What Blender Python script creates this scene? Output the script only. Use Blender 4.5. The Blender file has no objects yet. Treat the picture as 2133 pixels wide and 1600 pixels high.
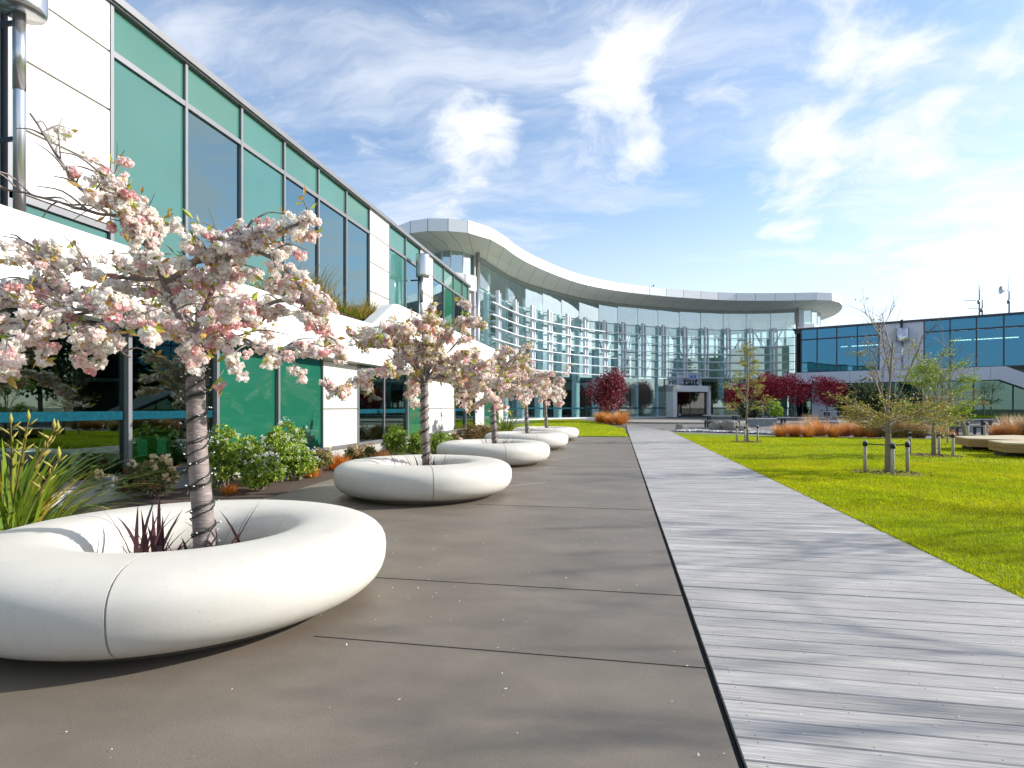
import bpy, math, random
import numpy as np
from mathutils import Vector
random.seed(7); R = np.random.default_rng(11)
S = bpy.context.scene; COL = S.collection
# ---------------------------------------------------------------- survey of the place
F=1185.; HZ=848.; CZ=1.3; AN=math.atan(223.5/F); CA,SA=math.cos(AN),math.sin(AN)
def ray(px):
    u=(px-1066.5)/F; return (-SA+u*CA, CA+u*SA)
def P(px,py,d): r=ray(px); return (r[0]*d, r[1]*d, CZ+(HZ-py)*d/F)
def G(px,py,z=0.): return P(px,py,(CZ-z)*F/(py-HZ))
def XY(px,d): r=ray(px); return (r[0]*d,r[1]*d)
def gz(y):
    t=min(1,max(0,(y-30)/14.)); return .3*t*t*(3-2*t)
# ---------------------------------------------------------------- nodes / materials
def nt(m):
    m.use_nodes=True; t=m.node_tree; t.nodes.clear(); return t
class N:
    def __init__(s,t): s.t=t
    def __call__(s,typ,ins=None,**kw):
        n=s.t.nodes.new(typ)
        for k,v in kw.items(): setattr(n,k,v)
        for k,v in (ins or {}).items():
            if isinstance(v,bpy.types.NodeSocket): s.t.links.new(v,n.inputs[k])
            else: n.inputs[k].default_value=v
        return n
    def m(s,op,a,b=0.,c=0.,clamp=False):
        n=s.t.nodes.new('ShaderNodeMath'); n.operation=op; n.use_clamp=clamp
        for i,v in enumerate((a,b,c)):
            if isinstance(v,bpy.types.NodeSocket): s.t.links.new(v,n.inputs[i])
            else: n.inputs[i].default_value=v
        return n.outputs[0]
    def ramp(s,f,stops,interp='LINEAR'):
        n=s.t.nodes.new('ShaderNodeValToRGB'); n.color_ramp.interpolation=interp
        e=n.color_ramp.elements
        while len(e)<len(stops): e.new(.5)
        for q,(p,c) in zip(e,stops):
            q.position=p; q.color=(c if len(c)==4 else (*c,1)) if hasattr(c,'__len__') else (c,c,c,1)
        s.t.links.new(f,n.inputs[0]); return n.outputs[0]
    def mix(s,f,a,b,mode='MIX'):
        n=s.t.nodes.new('ShaderNodeMix'); n.data_type='RGBA'; n.blend_type=mode
        for i,v in ((0,f),(6,a),(7,b)):
            if isinstance(v,bpy.types.NodeSocket): s.t.links.new(v,n.inputs[i])
            else: n.inputs[i].default_value=v if not hasattr(v,'__len__') else (*v[:3],1)
        return n.outputs[2]
MATS={}
def mat(name,col,rough=.6,var=.12,scale=3.,bump=0.,bscale=40.,metal=0.,spec=.5,coat=0.,attr=False,trans=0.,detail=6,specks=None,stretch=(1,1,1)):
    if name in MATS: return MATS[name]
    m=bpy.data.materials.new(name); t=nt(m); n=N(t)
    out=n('ShaderNodeOutputMaterial'); b=n('ShaderNodeBsdfPrincipled')
    tc=n('ShaderNodeTexCoord'); mp=n('ShaderNodeMapping',{'Vector':tc.outputs['Object'],'Scale':stretch})
    V=mp.outputs[0]
    nz=n('ShaderNodeTexNoise',{'Vector':V,'Scale':scale,'Detail':detail,'Roughness':.6})
    if attr:
        a=n('ShaderNodeAttribute',attribute_name='Col'); base=a.outputs['Color']
    else: base=(*col,1)
    f=n.ramp(nz.outputs[0],[(.3,1-var),(.7,1+var*.6)])
    c=n.mix(1.,base,f,'MULTIPLY')
    if specks:
        for (sc,th,cc) in specks:
            vz=n('ShaderNodeTexVoronoi',{'Vector':V,'Scale':sc})
            k=n.m('LESS_THAN',vz.outputs['Distance'],th)
            wn=n('ShaderNodeTexNoise',{'Vector':V,'Scale':sc*.35,'Detail':1})
            k=n.m('MULTIPLY',k,n.m('GREATER_THAN',wn.outputs[0],.56))
            c=n.mix(k,c,cc)
    t.links.new(c,b.inputs['Base Color'])
    b.inputs['Roughness'].default_value=rough; b.inputs['Metallic'].default_value=metal
    b.inputs['Specular IOR Level'].default_value=spec; b.inputs['Coat Weight'].default_value=coat
    if bump:
        bz=n('ShaderNodeTexNoise',{'Vector':V,'Scale':bscale,'Detail':4})
        bp=n('ShaderNodeBump',{'Height':bz.outputs[0],'Strength':bump,'Distance':.02}); t.links.new(bp.outputs[0],b.inputs['Normal'])
    sh=b.outputs[0]
    if trans:
        tr=n('ShaderNodeBsdfTranslucent'); t.links.new(c,tr.inputs[0])
        mx=n('ShaderNodeMixShader',{0:trans}); t.links.new(sh,mx.inputs[1]); t.links.new(tr.outputs[0],mx.inputs[2]); sh=mx.outputs[0]
    t.links.new(sh,out.inputs[0]); MATS[name]=m; return m
def glass(name,tint,base=.1,refl=(1,1,1),rough=.0,wave=.0):
    if name in MATS: return MATS[name]
    m=bpy.data.materials.new(name); t=nt(m); n=N(t)
    out=n('ShaderNodeOutputMaterial')
    tr=n('ShaderNodeBsdfTransparent',{0:(*tint,1)}); gl=n('ShaderNodeBsdfGlossy',{'Color':(*refl,1),'Roughness':rough})
    geo=n('ShaderNodeNewGeometry')
    dt=n('ShaderNodeVectorMath',{0:geo.outputs['Incoming'],1:geo.outputs['Normal']},operation='DOT_PRODUCT')
    c=n.m('ABSOLUTE',dt.outputs['Value'])
    fr=n.m('POWER',n.m('SUBTRACT',1.,c,clamp=True),4.)
    fac=n.m('MULTIPLY_ADD',fr,1-base,base,clamp=True)
    if wave:
        tc=n('ShaderNodeTexCoord'); nz=n('ShaderNodeTexNoise',{'Vector':tc.outputs['Object'],'Scale':.9,'Detail':1})
        bp=n('ShaderNodeBump',{'Height':nz.outputs[0],'Strength':wave,'Distance':.05}); t.links.new(bp.outputs[0],gl.inputs['Normal'])
    mx=n('ShaderNodeMixShader',{0:fac}); t.links.new(tr.outputs[0],mx.inputs[1]); t.links.new(gl.outputs[0],mx.inputs[2])
    t.links.new(mx.outputs[0],out.inputs[0]); MATS[name]=m; return m
# ---------------------------------------------------------------- mesh builder
class MB:
    def __init__(s): s.v=[]; s.f=[]; s.n=0; s.c=[]; s.sm=[]
    def add(s,V,Fc,col=None,smooth=False):
        V=np.asarray(V,float).reshape(-1,3); s.v.append(V)
        if isinstance(Fc,np.ndarray): s.f.append(Fc+s.n); k=len(Fc)
        else: s.f.append([[i+s.n for i in f] for f in Fc]); k=len(Fc)
        s.sm.append(np.full(k,smooth)); 
        if col is not None:
            col=np.asarray(col,float)
            if col.ndim==1: col=np.tile(col,(len(V),1))
            s.c.append((s.n,col))
        s.n+=len(V); return s
    def box(s,x0,x1,y0,y1,z0,z1,col=None):
        V=[(x,y,z) for z in (z0,z1) for y in (y0,y1) for x in (x0,x1)]
        return s.add(V,[(0,2,3,1),(4,5,7,6),(0,1,5,4),(2,6,7,3),(0,4,6,2),(1,3,7,5)],col)
    def hexa(s,q,z0,z1,col=None):       # q: 4 plan points
        V=[(x,y,z0) for x,y in q]+[(x,y,z1) for x,y in q]
        return s.add(V,[(3,2,1,0),(4,5,6,7)]+[(i,(i+1)%4,(i+1)%4+4,i+4) for i in range(4)],col)
    def prism(s,q,z0,z1,col=None):
        k=len(q); V=[(x,y,z0) for x,y in q]+[(x,y,z1) for x,y in q]
        return s.add(V,[tuple(range(k-1,-1,-1)),tuple(range(k,2*k))]+[(i,(i+1)%k,(i+1)%k+k,i+k) for i in range(k)],col)
    def tube(s,pts,rad,k=6,cap=True,col=None,smooth=True):
        pts=np.asarray(pts,float); n=len(pts)
        rad=np.broadcast_to(np.asarray(rad,float),(n,))
        T=np.gradient(pts,axis=0); T/=np.linalg.norm(T,axis=1)[:,None]+1e-9
        up=np.array([0,0,1.]) if abs(T[0,2])<.9 else np.array([1.,0,0])
        A=np.cross(T,up); A/=np.linalg.norm(A,axis=1)[:,None]+1e-9
        for i in range(1,n):
            a=A[i-1]-T[i]*np.dot(A[i-1],T[i]); A[i]=a/(np.linalg.norm(a)+1e-9)
        B=np.cross(T,A); th=np.arange(k)*2*math.pi/k
        V=(pts[:,None]+rad[:,None,None]*(A[:,None]*np.cos(th)[None,:,None]+B[:,None]*np.sin(th)[None,:,None])).reshape(-1,3)
        i,j=np.meshgrid(np.arange(n-1),np.arange(k),indexing='ij'); j2=(j+1)%k
        Q=np.stack([i*k+j,i*k+j2,(i+1)*k+j2,(i+1)*k+j],-1).reshape(-1,4)
        s.add(V,Q,col,smooth)
        if cap:
            s.f.append([[s.n-n*k+q for q in range(k-1,-1,-1)],[s.n-k+q for q in range(k)]]); s.sm.append(np.full(2,False))
        return s
    def lathe(s,prof,c=(0,0,0),k=24,smooth=True,a0=0,a1=2*math.pi,col=None,sx=1,sy=1):
        full=abs(a1-a0-2*math.pi)<1e-6; kk=k if full else k+1
        th=a0+(a1-a0)*np.arange(kk)/k; pr=np.asarray(prof,float)
        V=np.stack([c[0]+sx*pr[:,0][:,None]*np.cos(th),c[1]+sy*pr[:,0][:,None]*np.sin(th),c[2]+np.repeat(pr[:,1][:,None],kk,1)],-1).reshape(-1,3)
        i,j=np.meshgrid(np.arange(len(pr)-1),np.arange(k),indexing='ij'); j2=(j+1)%kk
        Q=np.stack([i*kk+j,i*kk+j2,(i+1)*kk+j2,(i+1)*kk+j],-1).reshape(-1,4)
        return s.add(V,Q,col,smooth)
    def build(s,name,m,parent=None,org=(0,0,0)):
        V=np.concatenate(s.v) if s.v else np.zeros((0,3)); V=V-np.asarray(org)
        loops=[];tot=[]
        for f in s.f:
            if isinstance(f,np.ndarray): loops.append(f.reshape(-1)); tot.append(np.full(len(f),f.shape[1]))
            else:
                loops.append(np.array([i for q in f for i in q])); tot.append(np.array([len(q) for q in f]))
        L=np.concatenate(loops).astype(np.int32); T=np.concatenate(tot).astype(np.int32)
        me=bpy.data.meshes.new(name)
        me.vertices.add(len(V)); me.vertices.foreach_set('co',V.astype(np.float32).reshape(-1))
        me.loops.add(len(L)); me.loops.foreach_set('vertex_index',L)
        me.polygons.add(len(T)); st=np.concatenate([[0],np.cumsum(T)[:-1]]).astype(np.int32)
        me.polygons.foreach_set('loop_start',st)
        try: me.polygons.foreach_set('loop_total',T)
        except Exception: pass
        sm=np.concatenate(s.sm)
        if len(sm)==len(T): me.polygons.foreach_set('use_smooth',sm)
        if s.c:
            C=np.ones((len(V),4),np.float32)
            for a,c in s.c: C[a:a+len(c),:3]=c[:,:3]
            at=me.color_attributes.new('Col','FLOAT_COLOR','POINT'); at.data.foreach_set('color',C.reshape(-1))
        me.update(calc_edges=True); me.validate()
        if m: me.materials.append(m)
        o=bpy.data.objects.new(name,me); COL.objects.link(o)
        if parent: o.parent=parent
        else: o.location=org
        return o
def tag(o,label=None,cat=None,group=None,kind=None):
    for k,v in (('label',label),('category',cat),('group',group),('kind',kind)):
        if v: o[k]=v
    return o
def thing(name,loc,label,cat,group=None,rz=0.):
    o=bpy.data.objects.new(name,None); COL.objects.link(o); o.location=loc; o.rotation_euler=(0,0,rz); o.empty_display_size=.2
    return tag(o,label,cat,group)
def copy_tree(o,loc,label,rz=0,sc=1.,sz=None):
    c=o.copy(); COL.objects.link(c); c.location=loc; c.rotation_euler=(0,0,rz); c.scale=(sc,sc,sz or sc)
    if label: c['label']=label
    for ch in o.children:
        d=ch.copy(); COL.objects.link(d); d.parent=c
        for g in ch.children:
            e=g.copy(); COL.objects.link(e); e.parent=d
    return c
# ---------------------------------------------------------------- vegetation primitives (vectorised)
def unit(v): return v/(np.linalg.norm(v,axis=-1,keepdims=True)+1e-9)
def rdir(n): return unit(R.normal(size=(n,3)))
def vary(col,n,a=.15):
    c=np.asarray(col,float); c=np.tile(c,(n,1)) if c.ndim==1 else c
    return np.clip(c*(1+R.normal(size=(n,1))*a)*(1+R.normal(size=(n,3))*a*.25),0,1)
def leaves(mb,base,dirs,length,width,col,fold=.25,va=.15):
    """leaf = bent kite of 2 quads-ish (6 verts -> 2 quads)"""
    n=len(base); L=np.broadcast_to(np.asarray(length,float),(n,))[:,None]; W=np.broadcast_to(np.asarray(width,float),(n,))[:,None]
    s=unit(np.cross(dirs,rdir(n))); u=np.cross(s,dirs)
    a=base; m=base+dirs*L*.5-u*L*fold*.15; e=base+dirs*L-u*L*fold*.6
    V=np.stack([a,m+s*W*.5+u*W*.15,e,m-s*W*.5+u*W*.15],1).reshape(-1,3)
    Q=np.arange(4*n).reshape(n,4); Q=np.concatenate([Q[:,[0,1,2]],Q[:,[0,2,3]]])
    mb.add(V,Q,np.repeat(vary(col,n,va),4,0))
def blades(mb,base,az,lean,length,width,col,seg=4,curve=1.,va=.15,tipcol=None,power=1.4):
    """arching strap blades; lean = angle from vertical at root, curve = extra bend to tip"""
    n=len(base); az=np.asarray(az); h=np.stack([np.cos(az),np.sin(az),0*az],1); sd=np.stack([-np.sin(az),np.cos(az),0*az],1)
    L=np.broadcast_to(length,(n,)); W=np.broadcast_to(width,(n,)); cur=np.broadcast_to(curve,(n,)); le=np.broadcast_to(lean,(n,))
    p=base.copy(); rows=[]; 
    for i in range(seg+1):
        t=i/seg; w=W*(1-t**2.2)*(.75+.5*t if t<.5 else 1.)
        if i==seg: rows.append(np.stack([p,p],1))
        else: rows.append(np.stack([p+sd*(w*.5)[:,None],p-sd*(w*.5)[:,None]],1))
        a=le+cur*((i+.5)/seg)**power; p=p+(h*np.sin(a)[:,None]+np.array([0,0,1.])*np.cos(a)[:,None])*(L/seg)[:,None]
    V=np.stack(rows,1)  # n,seg+1,2,3
    k=2*(seg+1); V=V.reshape(n*k,3)
    o=(np.arange(n)*k)[:,None]; Q=[]
    for i in range(seg): Q.append(o+np.array([2*i,2*i+1,2*i+3,2*i+2]))
    c=vary(col,n,va); C=np.repeat(c[:,None],k,1)
    if tipcol is not None:
        t=np.repeat(np.linspace(0,1,seg+1),2)[None,:,None]**1.6; C=C*(1-t)+np.asarray(tipcol)*t
    mb.add(V,np.concatenate(Q),C.reshape(-1,3))
def puffs(mb,cen,r,col,petals=12,va=.08):
    """ruffled double flowers: petals as small cupped quads"""
    n=len(cen); c=np.repeat(cen,petals,0); d=rdir(n*petals); rr=np.repeat(np.broadcast_to(r,(n,)),petals)[:,None]
    s=unit(np.cross(d,rdir(n*petals))); u=np.cross(d,s)
    ctr=c+d*rr*.55; q=rr*(.42+.2*R.random((n*petals,1))); 
    d2=unit(d+rdir(n*petals)*.7); s=unit(np.cross(d2,u)); u=np.cross(s,d2)
    V=np.stack([ctr-s*q*.7-u*q*.5,ctr+s*q*.7-u*q*.5+d2*q*.1,ctr+s*q+u*q*.6+d2*q*.3,ctr-s*q*.9+u*q*.75],1).reshape(-1,3)
    Q=np.arange(4*n*petals).reshape(-1,4)
    cc=np.repeat(vary(col,n,va),petals,0); cc=np.clip(cc*(1+R.normal(size=(n*petals,1))*.05),0,1)
    mb.add(V,Q,np.repeat(cc,4,0))
def limb(p0,p1,sag=.0,wob=.05,n=8):
    p0=np.array(p0,float);p1=np.array(p1,float); t=np.linspace(0,1,n)[:,None]; L=np.linalg.norm(p1-p0)
    w=np.cumsum(R.normal(size=(n,3)),0)*wob*L/n; w-=w[0]; w-=w[-1]*t
    return p0+(p1-p0)*t+w+np.array([0,0,1.])*sag*L*(4*t*(1-t))
def spline(pts,n=14):
    pts=np.asarray(pts,float); q=np.concatenate([[2*pts[0]-pts[1]],pts,[2*pts[-1]-pts[-2]]]); out=[]
    m=len(pts)-1
    for u in np.linspace(0,m-1e-6,n):
        i=int(u); t=u-i; a,b,c,d=q[i:i+4]
        out.append(.5*((2*b)+(-a+c)*t+(2*a-5*b+4*c-d)*t*t+(-a+3*b-3*c+d)*t**3))
    return np.array(out)
# ================================================================ camera, sky, sun
cam=bpy.data.cameras.new('camera'); co=bpy.data.objects.new('camera',cam); COL.objects.link(co); S.camera=co
co.location=(0,0,CZ); co.rotation_euler=(math.radians(90),0,AN)
cam.sensor_width=36; cam.lens=F/2133*36; cam.shift_y=48/2133; cam.clip_end=5000; cam.clip_start=.05
SAZ,SEL=math.radians(18),math.radians(25)
SV=np.array([math.cos(SAZ)*math.cos(SEL),math.sin(SAZ)*math.cos(SEL),math.sin(SEL)])
sl=bpy.data.lights.new('sun','SUN'); sl.energy=3.9; sl.angle=math.radians(.53); sl.color=(1,.95,.87)
so=bpy.data.objects.new('sun',sl); COL.objects.link(so); so.rotation_euler=Vector(SV).to_track_quat('Z','Y').to_euler()
S.view_settings.view_transform='Standard'; S.view_settings.look='None'; S.view_settings.exposure=.9; S.view_settings.gamma=1
W=bpy.data.worlds.new('World'); S.world=W; t=nt(W); n=N(t)
sky=n('ShaderNodeTexSky'); sky.sky_type='NISHITA'; sky.sun_disc=False; sky.sun_elevation=SEL; sky.sun_rotation=math.pi/2-SAZ
sky.air_density=1.; sky.dust_density=.6; sky.ozone_density=1.6
tc=n('ShaderNodeTexCoord'); D=tc.outputs['Generated']
sp=n('ShaderNodeSeparateXYZ',{0:D}); z=n.m('MAXIMUM',sp.outputs[2],0.); zz=n.m('ADD',z,.22)
cv=n('ShaderNodeCombineXYZ',{0:n.m('DIVIDE',sp.outputs[0],zz),1:n.m('DIVIDE',sp.outputs[1],zz),2:0.})
wp=n('ShaderNodeTexNoise',{'Vector':cv.outputs[0],'Scale':2.2,'Detail':5})
wv=n('ShaderNodeVectorMath',{0:cv.outputs[0],1:n('ShaderNodeVectorMath',{0:wp.outputs[1],1:(.35,.35,.0)},operation='MULTIPLY').outputs[0]},operation='ADD')
n1=n('ShaderNodeTexNoise',{'Vector':wv.outputs[0],'Scale':4.4,'Detail':10,'Roughness':.62}).outputs[0]
n2=n('ShaderNodeTexNoise',{'Vector':n('ShaderNodeMapping',{'Vector':wv.outputs[0],'Rotation':(0,0,.9),'Scale':(1,3.2,1)}).outputs[0],'Scale':1.3,'Detail':8,'Roughness':.6}).outputs[0]
acc=None
def cdir(px,py): 
    v=np.array(P(px,py,1.))-np.array([0,0,CZ]); return v/np.linalg.norm(v)
for px,py,rad,w in [(1790,240,8,.20),(1650,330,5,.16),(1450,150,9,.19),(1240,60,7,.13),(1860,30,6,.15),(985,290,6.,.22),(1265,262,6.,.19),(900,400,10,.15),(1650,455,4,.22),(2035,200,4,.18),(1990,490,8,.15),(1335,362,3.5,.22),
      (2080,590,11,.10),(1700,560,8,.06),(1000,60,8,.10),(620,150,7,.08),(1920,330,4,.06),(1280,130,5,.1),(2110,60,4,.10),(1700,20,5,.12),
      (2600,500,25,.12),(-400,300,22,.12),(3400,-200,20,.12)]:
    d=cdir(px,py); q=n('ShaderNodeVectorMath',{0:D,1:tuple(d)},operation='DOT_PRODUCT').outputs['Value']
    k=n('ShaderNodeMapRange',{'Value':q,'From Min':math.cos(math.radians(rad)),'From Max':1.,'To Min':0.,'To Max':w},interpolation_type='SMOOTHSTEP').outputs[0]
    acc=k if acc is None else n.m('ADD',acc,k)
for az,el,rad,w in ((42,26,20,.13),(30,12,16,.10),(52,45,18,.12),(20,35,22,.12)):
    d=(math.cos(math.radians(az))*math.cos(math.radians(el)),math.sin(math.radians(az))*math.cos(math.radians(el)),math.sin(math.radians(el)))
    q=n('ShaderNodeVectorMath',{0:D,1:d},operation='DOT_PRODUCT').outputs['Value']
    acc=n.m('ADD',acc,n('ShaderNodeMapRange',{'Value':q,'From Min':math.cos(math.radians(rad)),'From Max':1.,'To Min':0.,'To Max':w},interpolation_type='SMOOTHSTEP').outputs[0])
dens=n.m('ADD',n1,acc)
cl=n('ShaderNodeMapRange',{'Value':dens,'From Min':.56,'From Max':.93,'To Min':0.,'To Max':1.},interpolation_type='SMOOTHSTEP').outputs[0]
wi=n('ShaderNodeMapRange',{'Value':n2,'From Min':.38,'From Max':.74,'To Min':0.,'To Max':.70},interpolation_type='SMOOTHSTEP').outputs[0]
hz=n('ShaderNodeMapRange',{'Value':z,'From Min':0.,'From Max':.40,'To Min':.78,'To Max':0.},interpolation_type='SMOOTHSTEP').outputs[0]
mask=n.m('MAXIMUM',n.m('MAXIMUM',cl,wi),hz)
below=n.m('LESS_THAN',sp.outputs[2],-.01)
skc=n.mix(.06,n.mix(1.,sky.outputs[0],(.92,.99,1.03),'MULTIPLY'),(4.2,4.5,5.2))
ccol=n.ramp(n1,[(.3,(5.6,5.9,6.6)),(.75,(8.,8.,8.2))])
cn=n('ShaderNodeMix',{0:mask},data_type='RGBA'); t.links.new(skc,cn.inputs[6]); cn.inputs[7].default_value=(4.5,4.65,4.95,1)
bg=n('ShaderNodeBackground',{'Color':cn.outputs[2],'Strength':.125}); t.links.new(bg.outputs[0],n('ShaderNodeOutputWorld').inputs[0])
# ================================================================ ground
M_conc=mat('concrete_brown',(.175,.146,.114),rough=.5,var=.26,scale=1.1,bump=.14,bscale=90,spec=.4,stretch=(1,1.6,1),detail=12,specks=[(23,.05,(.27,.25,.22))])
M_mulch=mat('bark_mulch',(.10,.065,.045),rough=.95,var=.6,scale=40,bump=1.,bscale=60)
M_lawn=mat('lawn_soil_green',(.19,.26,.006),rough=.95,var=.3,scale=5,bump=.5,bscale=120,spec=.1)
M_fore=mat('forecourt_paving',(.17,.16,.15),rough=.8,var=.15,scale=.8,bump=.2,bscale=50)
M_fore2=mat('forecourt_pale',(.30,.28,.235),rough=.85,var=.12,scale=1.5,bump=.2,bscale=60)
M_ground=mat('far_ground',(.10,.11,.06),rough=.95,var=.3,scale=.3)
def sheet(name,m,ys,xl,xr,dz,label=None,kind='structure',cat=None,nx=4):
    b=MB(); rows=[]
    for y in ys:
        a,c=xl(y),xr(y); rows.append([(a+(c-a)*i/nx,y,gz(y)+dz) for i in range(nx+1)])
    V=[p for r in rows for p in r]; k=nx+1
    b.add(V,[(r*k+i,r*k+i+1,(r+1)*k+i+1,(r+1)*k+i) for r in range(len(ys)-1) for i in range(nx)])
    o=b.build(name,m); tag(o,label,cat,None,kind); return o
def lerpf(xs,vs): return lambda y: float(np.interp(y,xs,vs))
sheet('ground',M_ground,[-300]+list(np.linspace(28,46,10))+[900],lambda y:-700,lambda y:700,-.12,'broad flat dull green ground running out beyond the buildings')
sheet('forecourt',M_fore,list(np.linspace(25.2,46,12))+[110],lambda y:-9,lambda y:80,-.045,'grey paved forecourt in front of the curved glass entrance building')
bedx=lerpf([-6,2,5,8,10,13,17,34],[-4.6,-4.75,-4.9,-4.95,-5.15,-4.9,-4.75,-4.75])
sheet('garden_bed',M_mulch,list(np.linspace(-6,34,30)),lambda y:-7.3,bedx,-.012,'brown bark mulch bed along the foot of the green glass building')
b=MB(); ys=[-8,*np.linspace(-6,25.2,28)]
sheet('concrete_path',M_conc,ys,lambda y: bedx(y)-.03,lambda y:.425,-.004,'smooth brown grey concrete path beside the boardwalk')
sheet('planting_strip',M_mulch,list(np.linspace(33.4,44.5,8)),lambda y:-3.6,lerpf([33.4,34.2,41,44.5],[.15,.42,.0,-1.2]),-.02,'strip of dark mulch with orange tufts at the end of the small lawn')
llx=lerpf([25.3,33.6,40.5,44],[.40,.30,-1.7,-3.1])
sheet('small_lawn',M_lawn,list(np.linspace(25.3,44,16)),lambda y:-6.6,llx,.012,'small bright green lawn between planters and glass building')
LAWN=[(2.715,-6),(2.715,30.3),(4.3,28.9),(7.2,27.4),(12,26.2),(16,26.4),(20,28),(27,31),(40,34),(46,20),(46,-6)]
b=MB(); b.prism(LAWN,-.10,-.012); o=b.build('large_lawn',M_lawn); tag(o,'large sunny mown lawn to the right of the boardwalk',None,None,'structure')
# pale oval apron before the door
b=MB(); c=XY(1430,40.5); b.prism([(c[0]+5.2*math.cos(a)-1,c[1]+3.0*math.sin(a),) for a in np.linspace(0,2*math.pi,40,endpoint=False)],.1,.292)
o=b.build('entrance_apron',M_fore2); tag(o,'pale oval of paving in front of the entrance door',None,None,'structure')
# concrete joints : sawn grooves as thin dark inlays
M_joint=mat('joint_dark',(.035,.03,.028),rough=.95); M_jlight=mat('joint_pale',(.42,.38,.33),rough=.9)
b=MB()
for y in (2.97,4.08,7.4,12.6):
    xs=-1.66 if y in(4.08,) else (-1.75 if y<4 else -4.4)
    for (cy) in [3.4+4.76*i for i in range(5)]:
        if abs(y-cy)<1.25: xs=-2.88+math.sqrt(1.25**2-(y-cy)**2)
    b.box(xs,.425,y-.0026,y+.0026,-.004,-.001)
b.build('joint_line',M_joint,None); o=bpy.data.objects['joint_line']; tag(o,'thin dark straight joints sawn across the brown path','path joint',None,'structure')
b=MB()
for i in range(5):
    cy=3.4+4.76*i
    for a in (-112,-66,45):
        if a==45 and i==0: continue
        A=math.radians(a); c,s_=math.cos(A),math.sin(A); r0,r1=1.2,2.6 if a!=45 else 2.3
        q=[(-2.88+c*r+s_*w,cy+s_*r-c*w) for r,w in ((r0,-.004),(r1,-.004),(r1,.004),(r0,.004))]
        if a!=-66: b.prism(q,-.004,-.0008)
o=b.build('pale_joint_line',M_jlight); tag(o,'thin pale joints running out from under the white ring planters','path joint',None,'structure')
# fallen petals
b=MB(); npz=1500; x=R.uniform(-4.6,2.6,npz); y=np.abs(R.normal(9,7,npz))+1.6; k=x>(-4.6); x,y=x[k],y[k]
for i in range(0): pass
cen=np.stack([x,y,np.full(len(x),.004)],1); s=R.uniform(.003,.009,len(x))[:,None]; a=R.uniform(0,6.28,len(x)); u=np.stack([np.cos(a),np.sin(a),R.normal(size=len(a))*.25],1); v=np.stack([-np.sin(a),np.cos(a),R.normal(size=len(a))*.25],1)
V=np.stack([cen-u*s,cen-v*s*.6,cen+u*s,cen+v*s*.6],1).reshape(-1,3); V[:,2]=np.maximum(V[:,2],.001)
b.add(V,np.arange(len(V)).reshape(-1,4),np.repeat(vary((.75,.66,.6),len(x),.12),4,0))
M_petal=mat('petal_scatter',(1,1,1),attr=True,rough=.7,var=.02)
tag(b.build('fallen_petals',M_petal),'tiny pale petals and grit scattered over the path and boardwalk','petals',None,'stuff')
# boardwalk
def boardmat():
    m=bpy.data.materials.new('weathered_boards'); t=nt(m); n=N(t); out=n('ShaderNodeOutputMaterial'); b=n('ShaderNodeBsdfPrincipled')
    tc=n('ShaderNodeTexCoord'); O=tc.outputs['Object']; s=n('ShaderNodeSeparateXYZ',{0:O})
    idx=n.m('FLOOR',n.m('DIVIDE',s.outputs[1],.148)); wn=n('ShaderNodeTexWhiteNoise',{'W':idx},noise_dimensions='1D')
    off=n('ShaderNodeCombineXYZ',{0:n.m('MULTIPLY',wn.outputs[0],31.),1:0.,2:0.}); v=n('ShaderNodeVectorMath',{0:O,1:off.outputs[0]},operation='ADD').outputs[0]
    g=n('ShaderNodeTexNoise',{'Vector':n('ShaderNodeMapping',{'Vector':v,'Scale':(3.,85.,1)}).outputs[0],'Scale':1.,'Detail':8,'Roughness':.65})
    bl=n('ShaderNodeTexNoise',{'Vector':n('ShaderNodeMapping',{'Vector':O,'Scale':(.8,2.2,1)}).outputs[0],'Scale':1.3,'Detail':5})
    c=n.ramp(g.outputs[0],[(.28,(.23,.22,.22)),(.5,(.41,.39,.37)),(.72,(.58,.55,.525))])
    c=n.mix(1.,c,n.ramp(wn.outputs[0],[(0,.86),(1,1.08)]),'MULTIPLY'); c=n.mix(1.,c,n.ramp(bl.outputs[0],[(.35,.80),(.65,1.08)]),'MULTIPLY')
    # nail heads
    jx=n.m('ABSOLUTE',n.m('SUBTRACT',n.m('FRACT',n.m('DIVIDE',n.m('SUBTRACT',s.outputs[0],.51),.43)),.0)); 
    ax=n.m('LESS_THAN',n.m('ABSOLUTE',n.m('SUBTRACT',jx,.04)),.008)
    fy=n.m('FRACT',n.m('DIVIDE',s.outputs[1],.148)); ay=n.m('LESS_THAN',n.m('ABSOLUTE',n.m('SUBTRACT',n.m('ABSOLUTE',n.m('SUBTRACT',fy,.5)),.33)),.022)
    k=n.m('MULTIPLY',ax,ay); c=n.mix(n.m('MULTIPLY',k,.85),c,(.05,.045,.05))
    t.links.new(c,b.inputs['Base Color']); b.inputs['Roughness'].default_value=.62; b.inputs['Specular IOR Level'].default_value=.35
    w=n('ShaderNodeTexWave',{'Vector':n('ShaderNodeMapping',{'Vector':O,'Scale':(1,1,1)}).outputs[0],'Scale':27.,'Distortion':.6,'Detail':2},bands_direction='Y')
    h=n.m('ADD',n.m('MULTIPLY',w.outputs[1],.35),g.outputs[0])
    bp=n('ShaderNodeBump',{'Height':h,'Strength':.5,'Distance':.004}); t.links.new(bp.outputs[0],b.inputs['Normal'])
    t.links.new(b.outputs[0],out.inputs[0]); return m
b=MB(); y=-2.96
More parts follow.
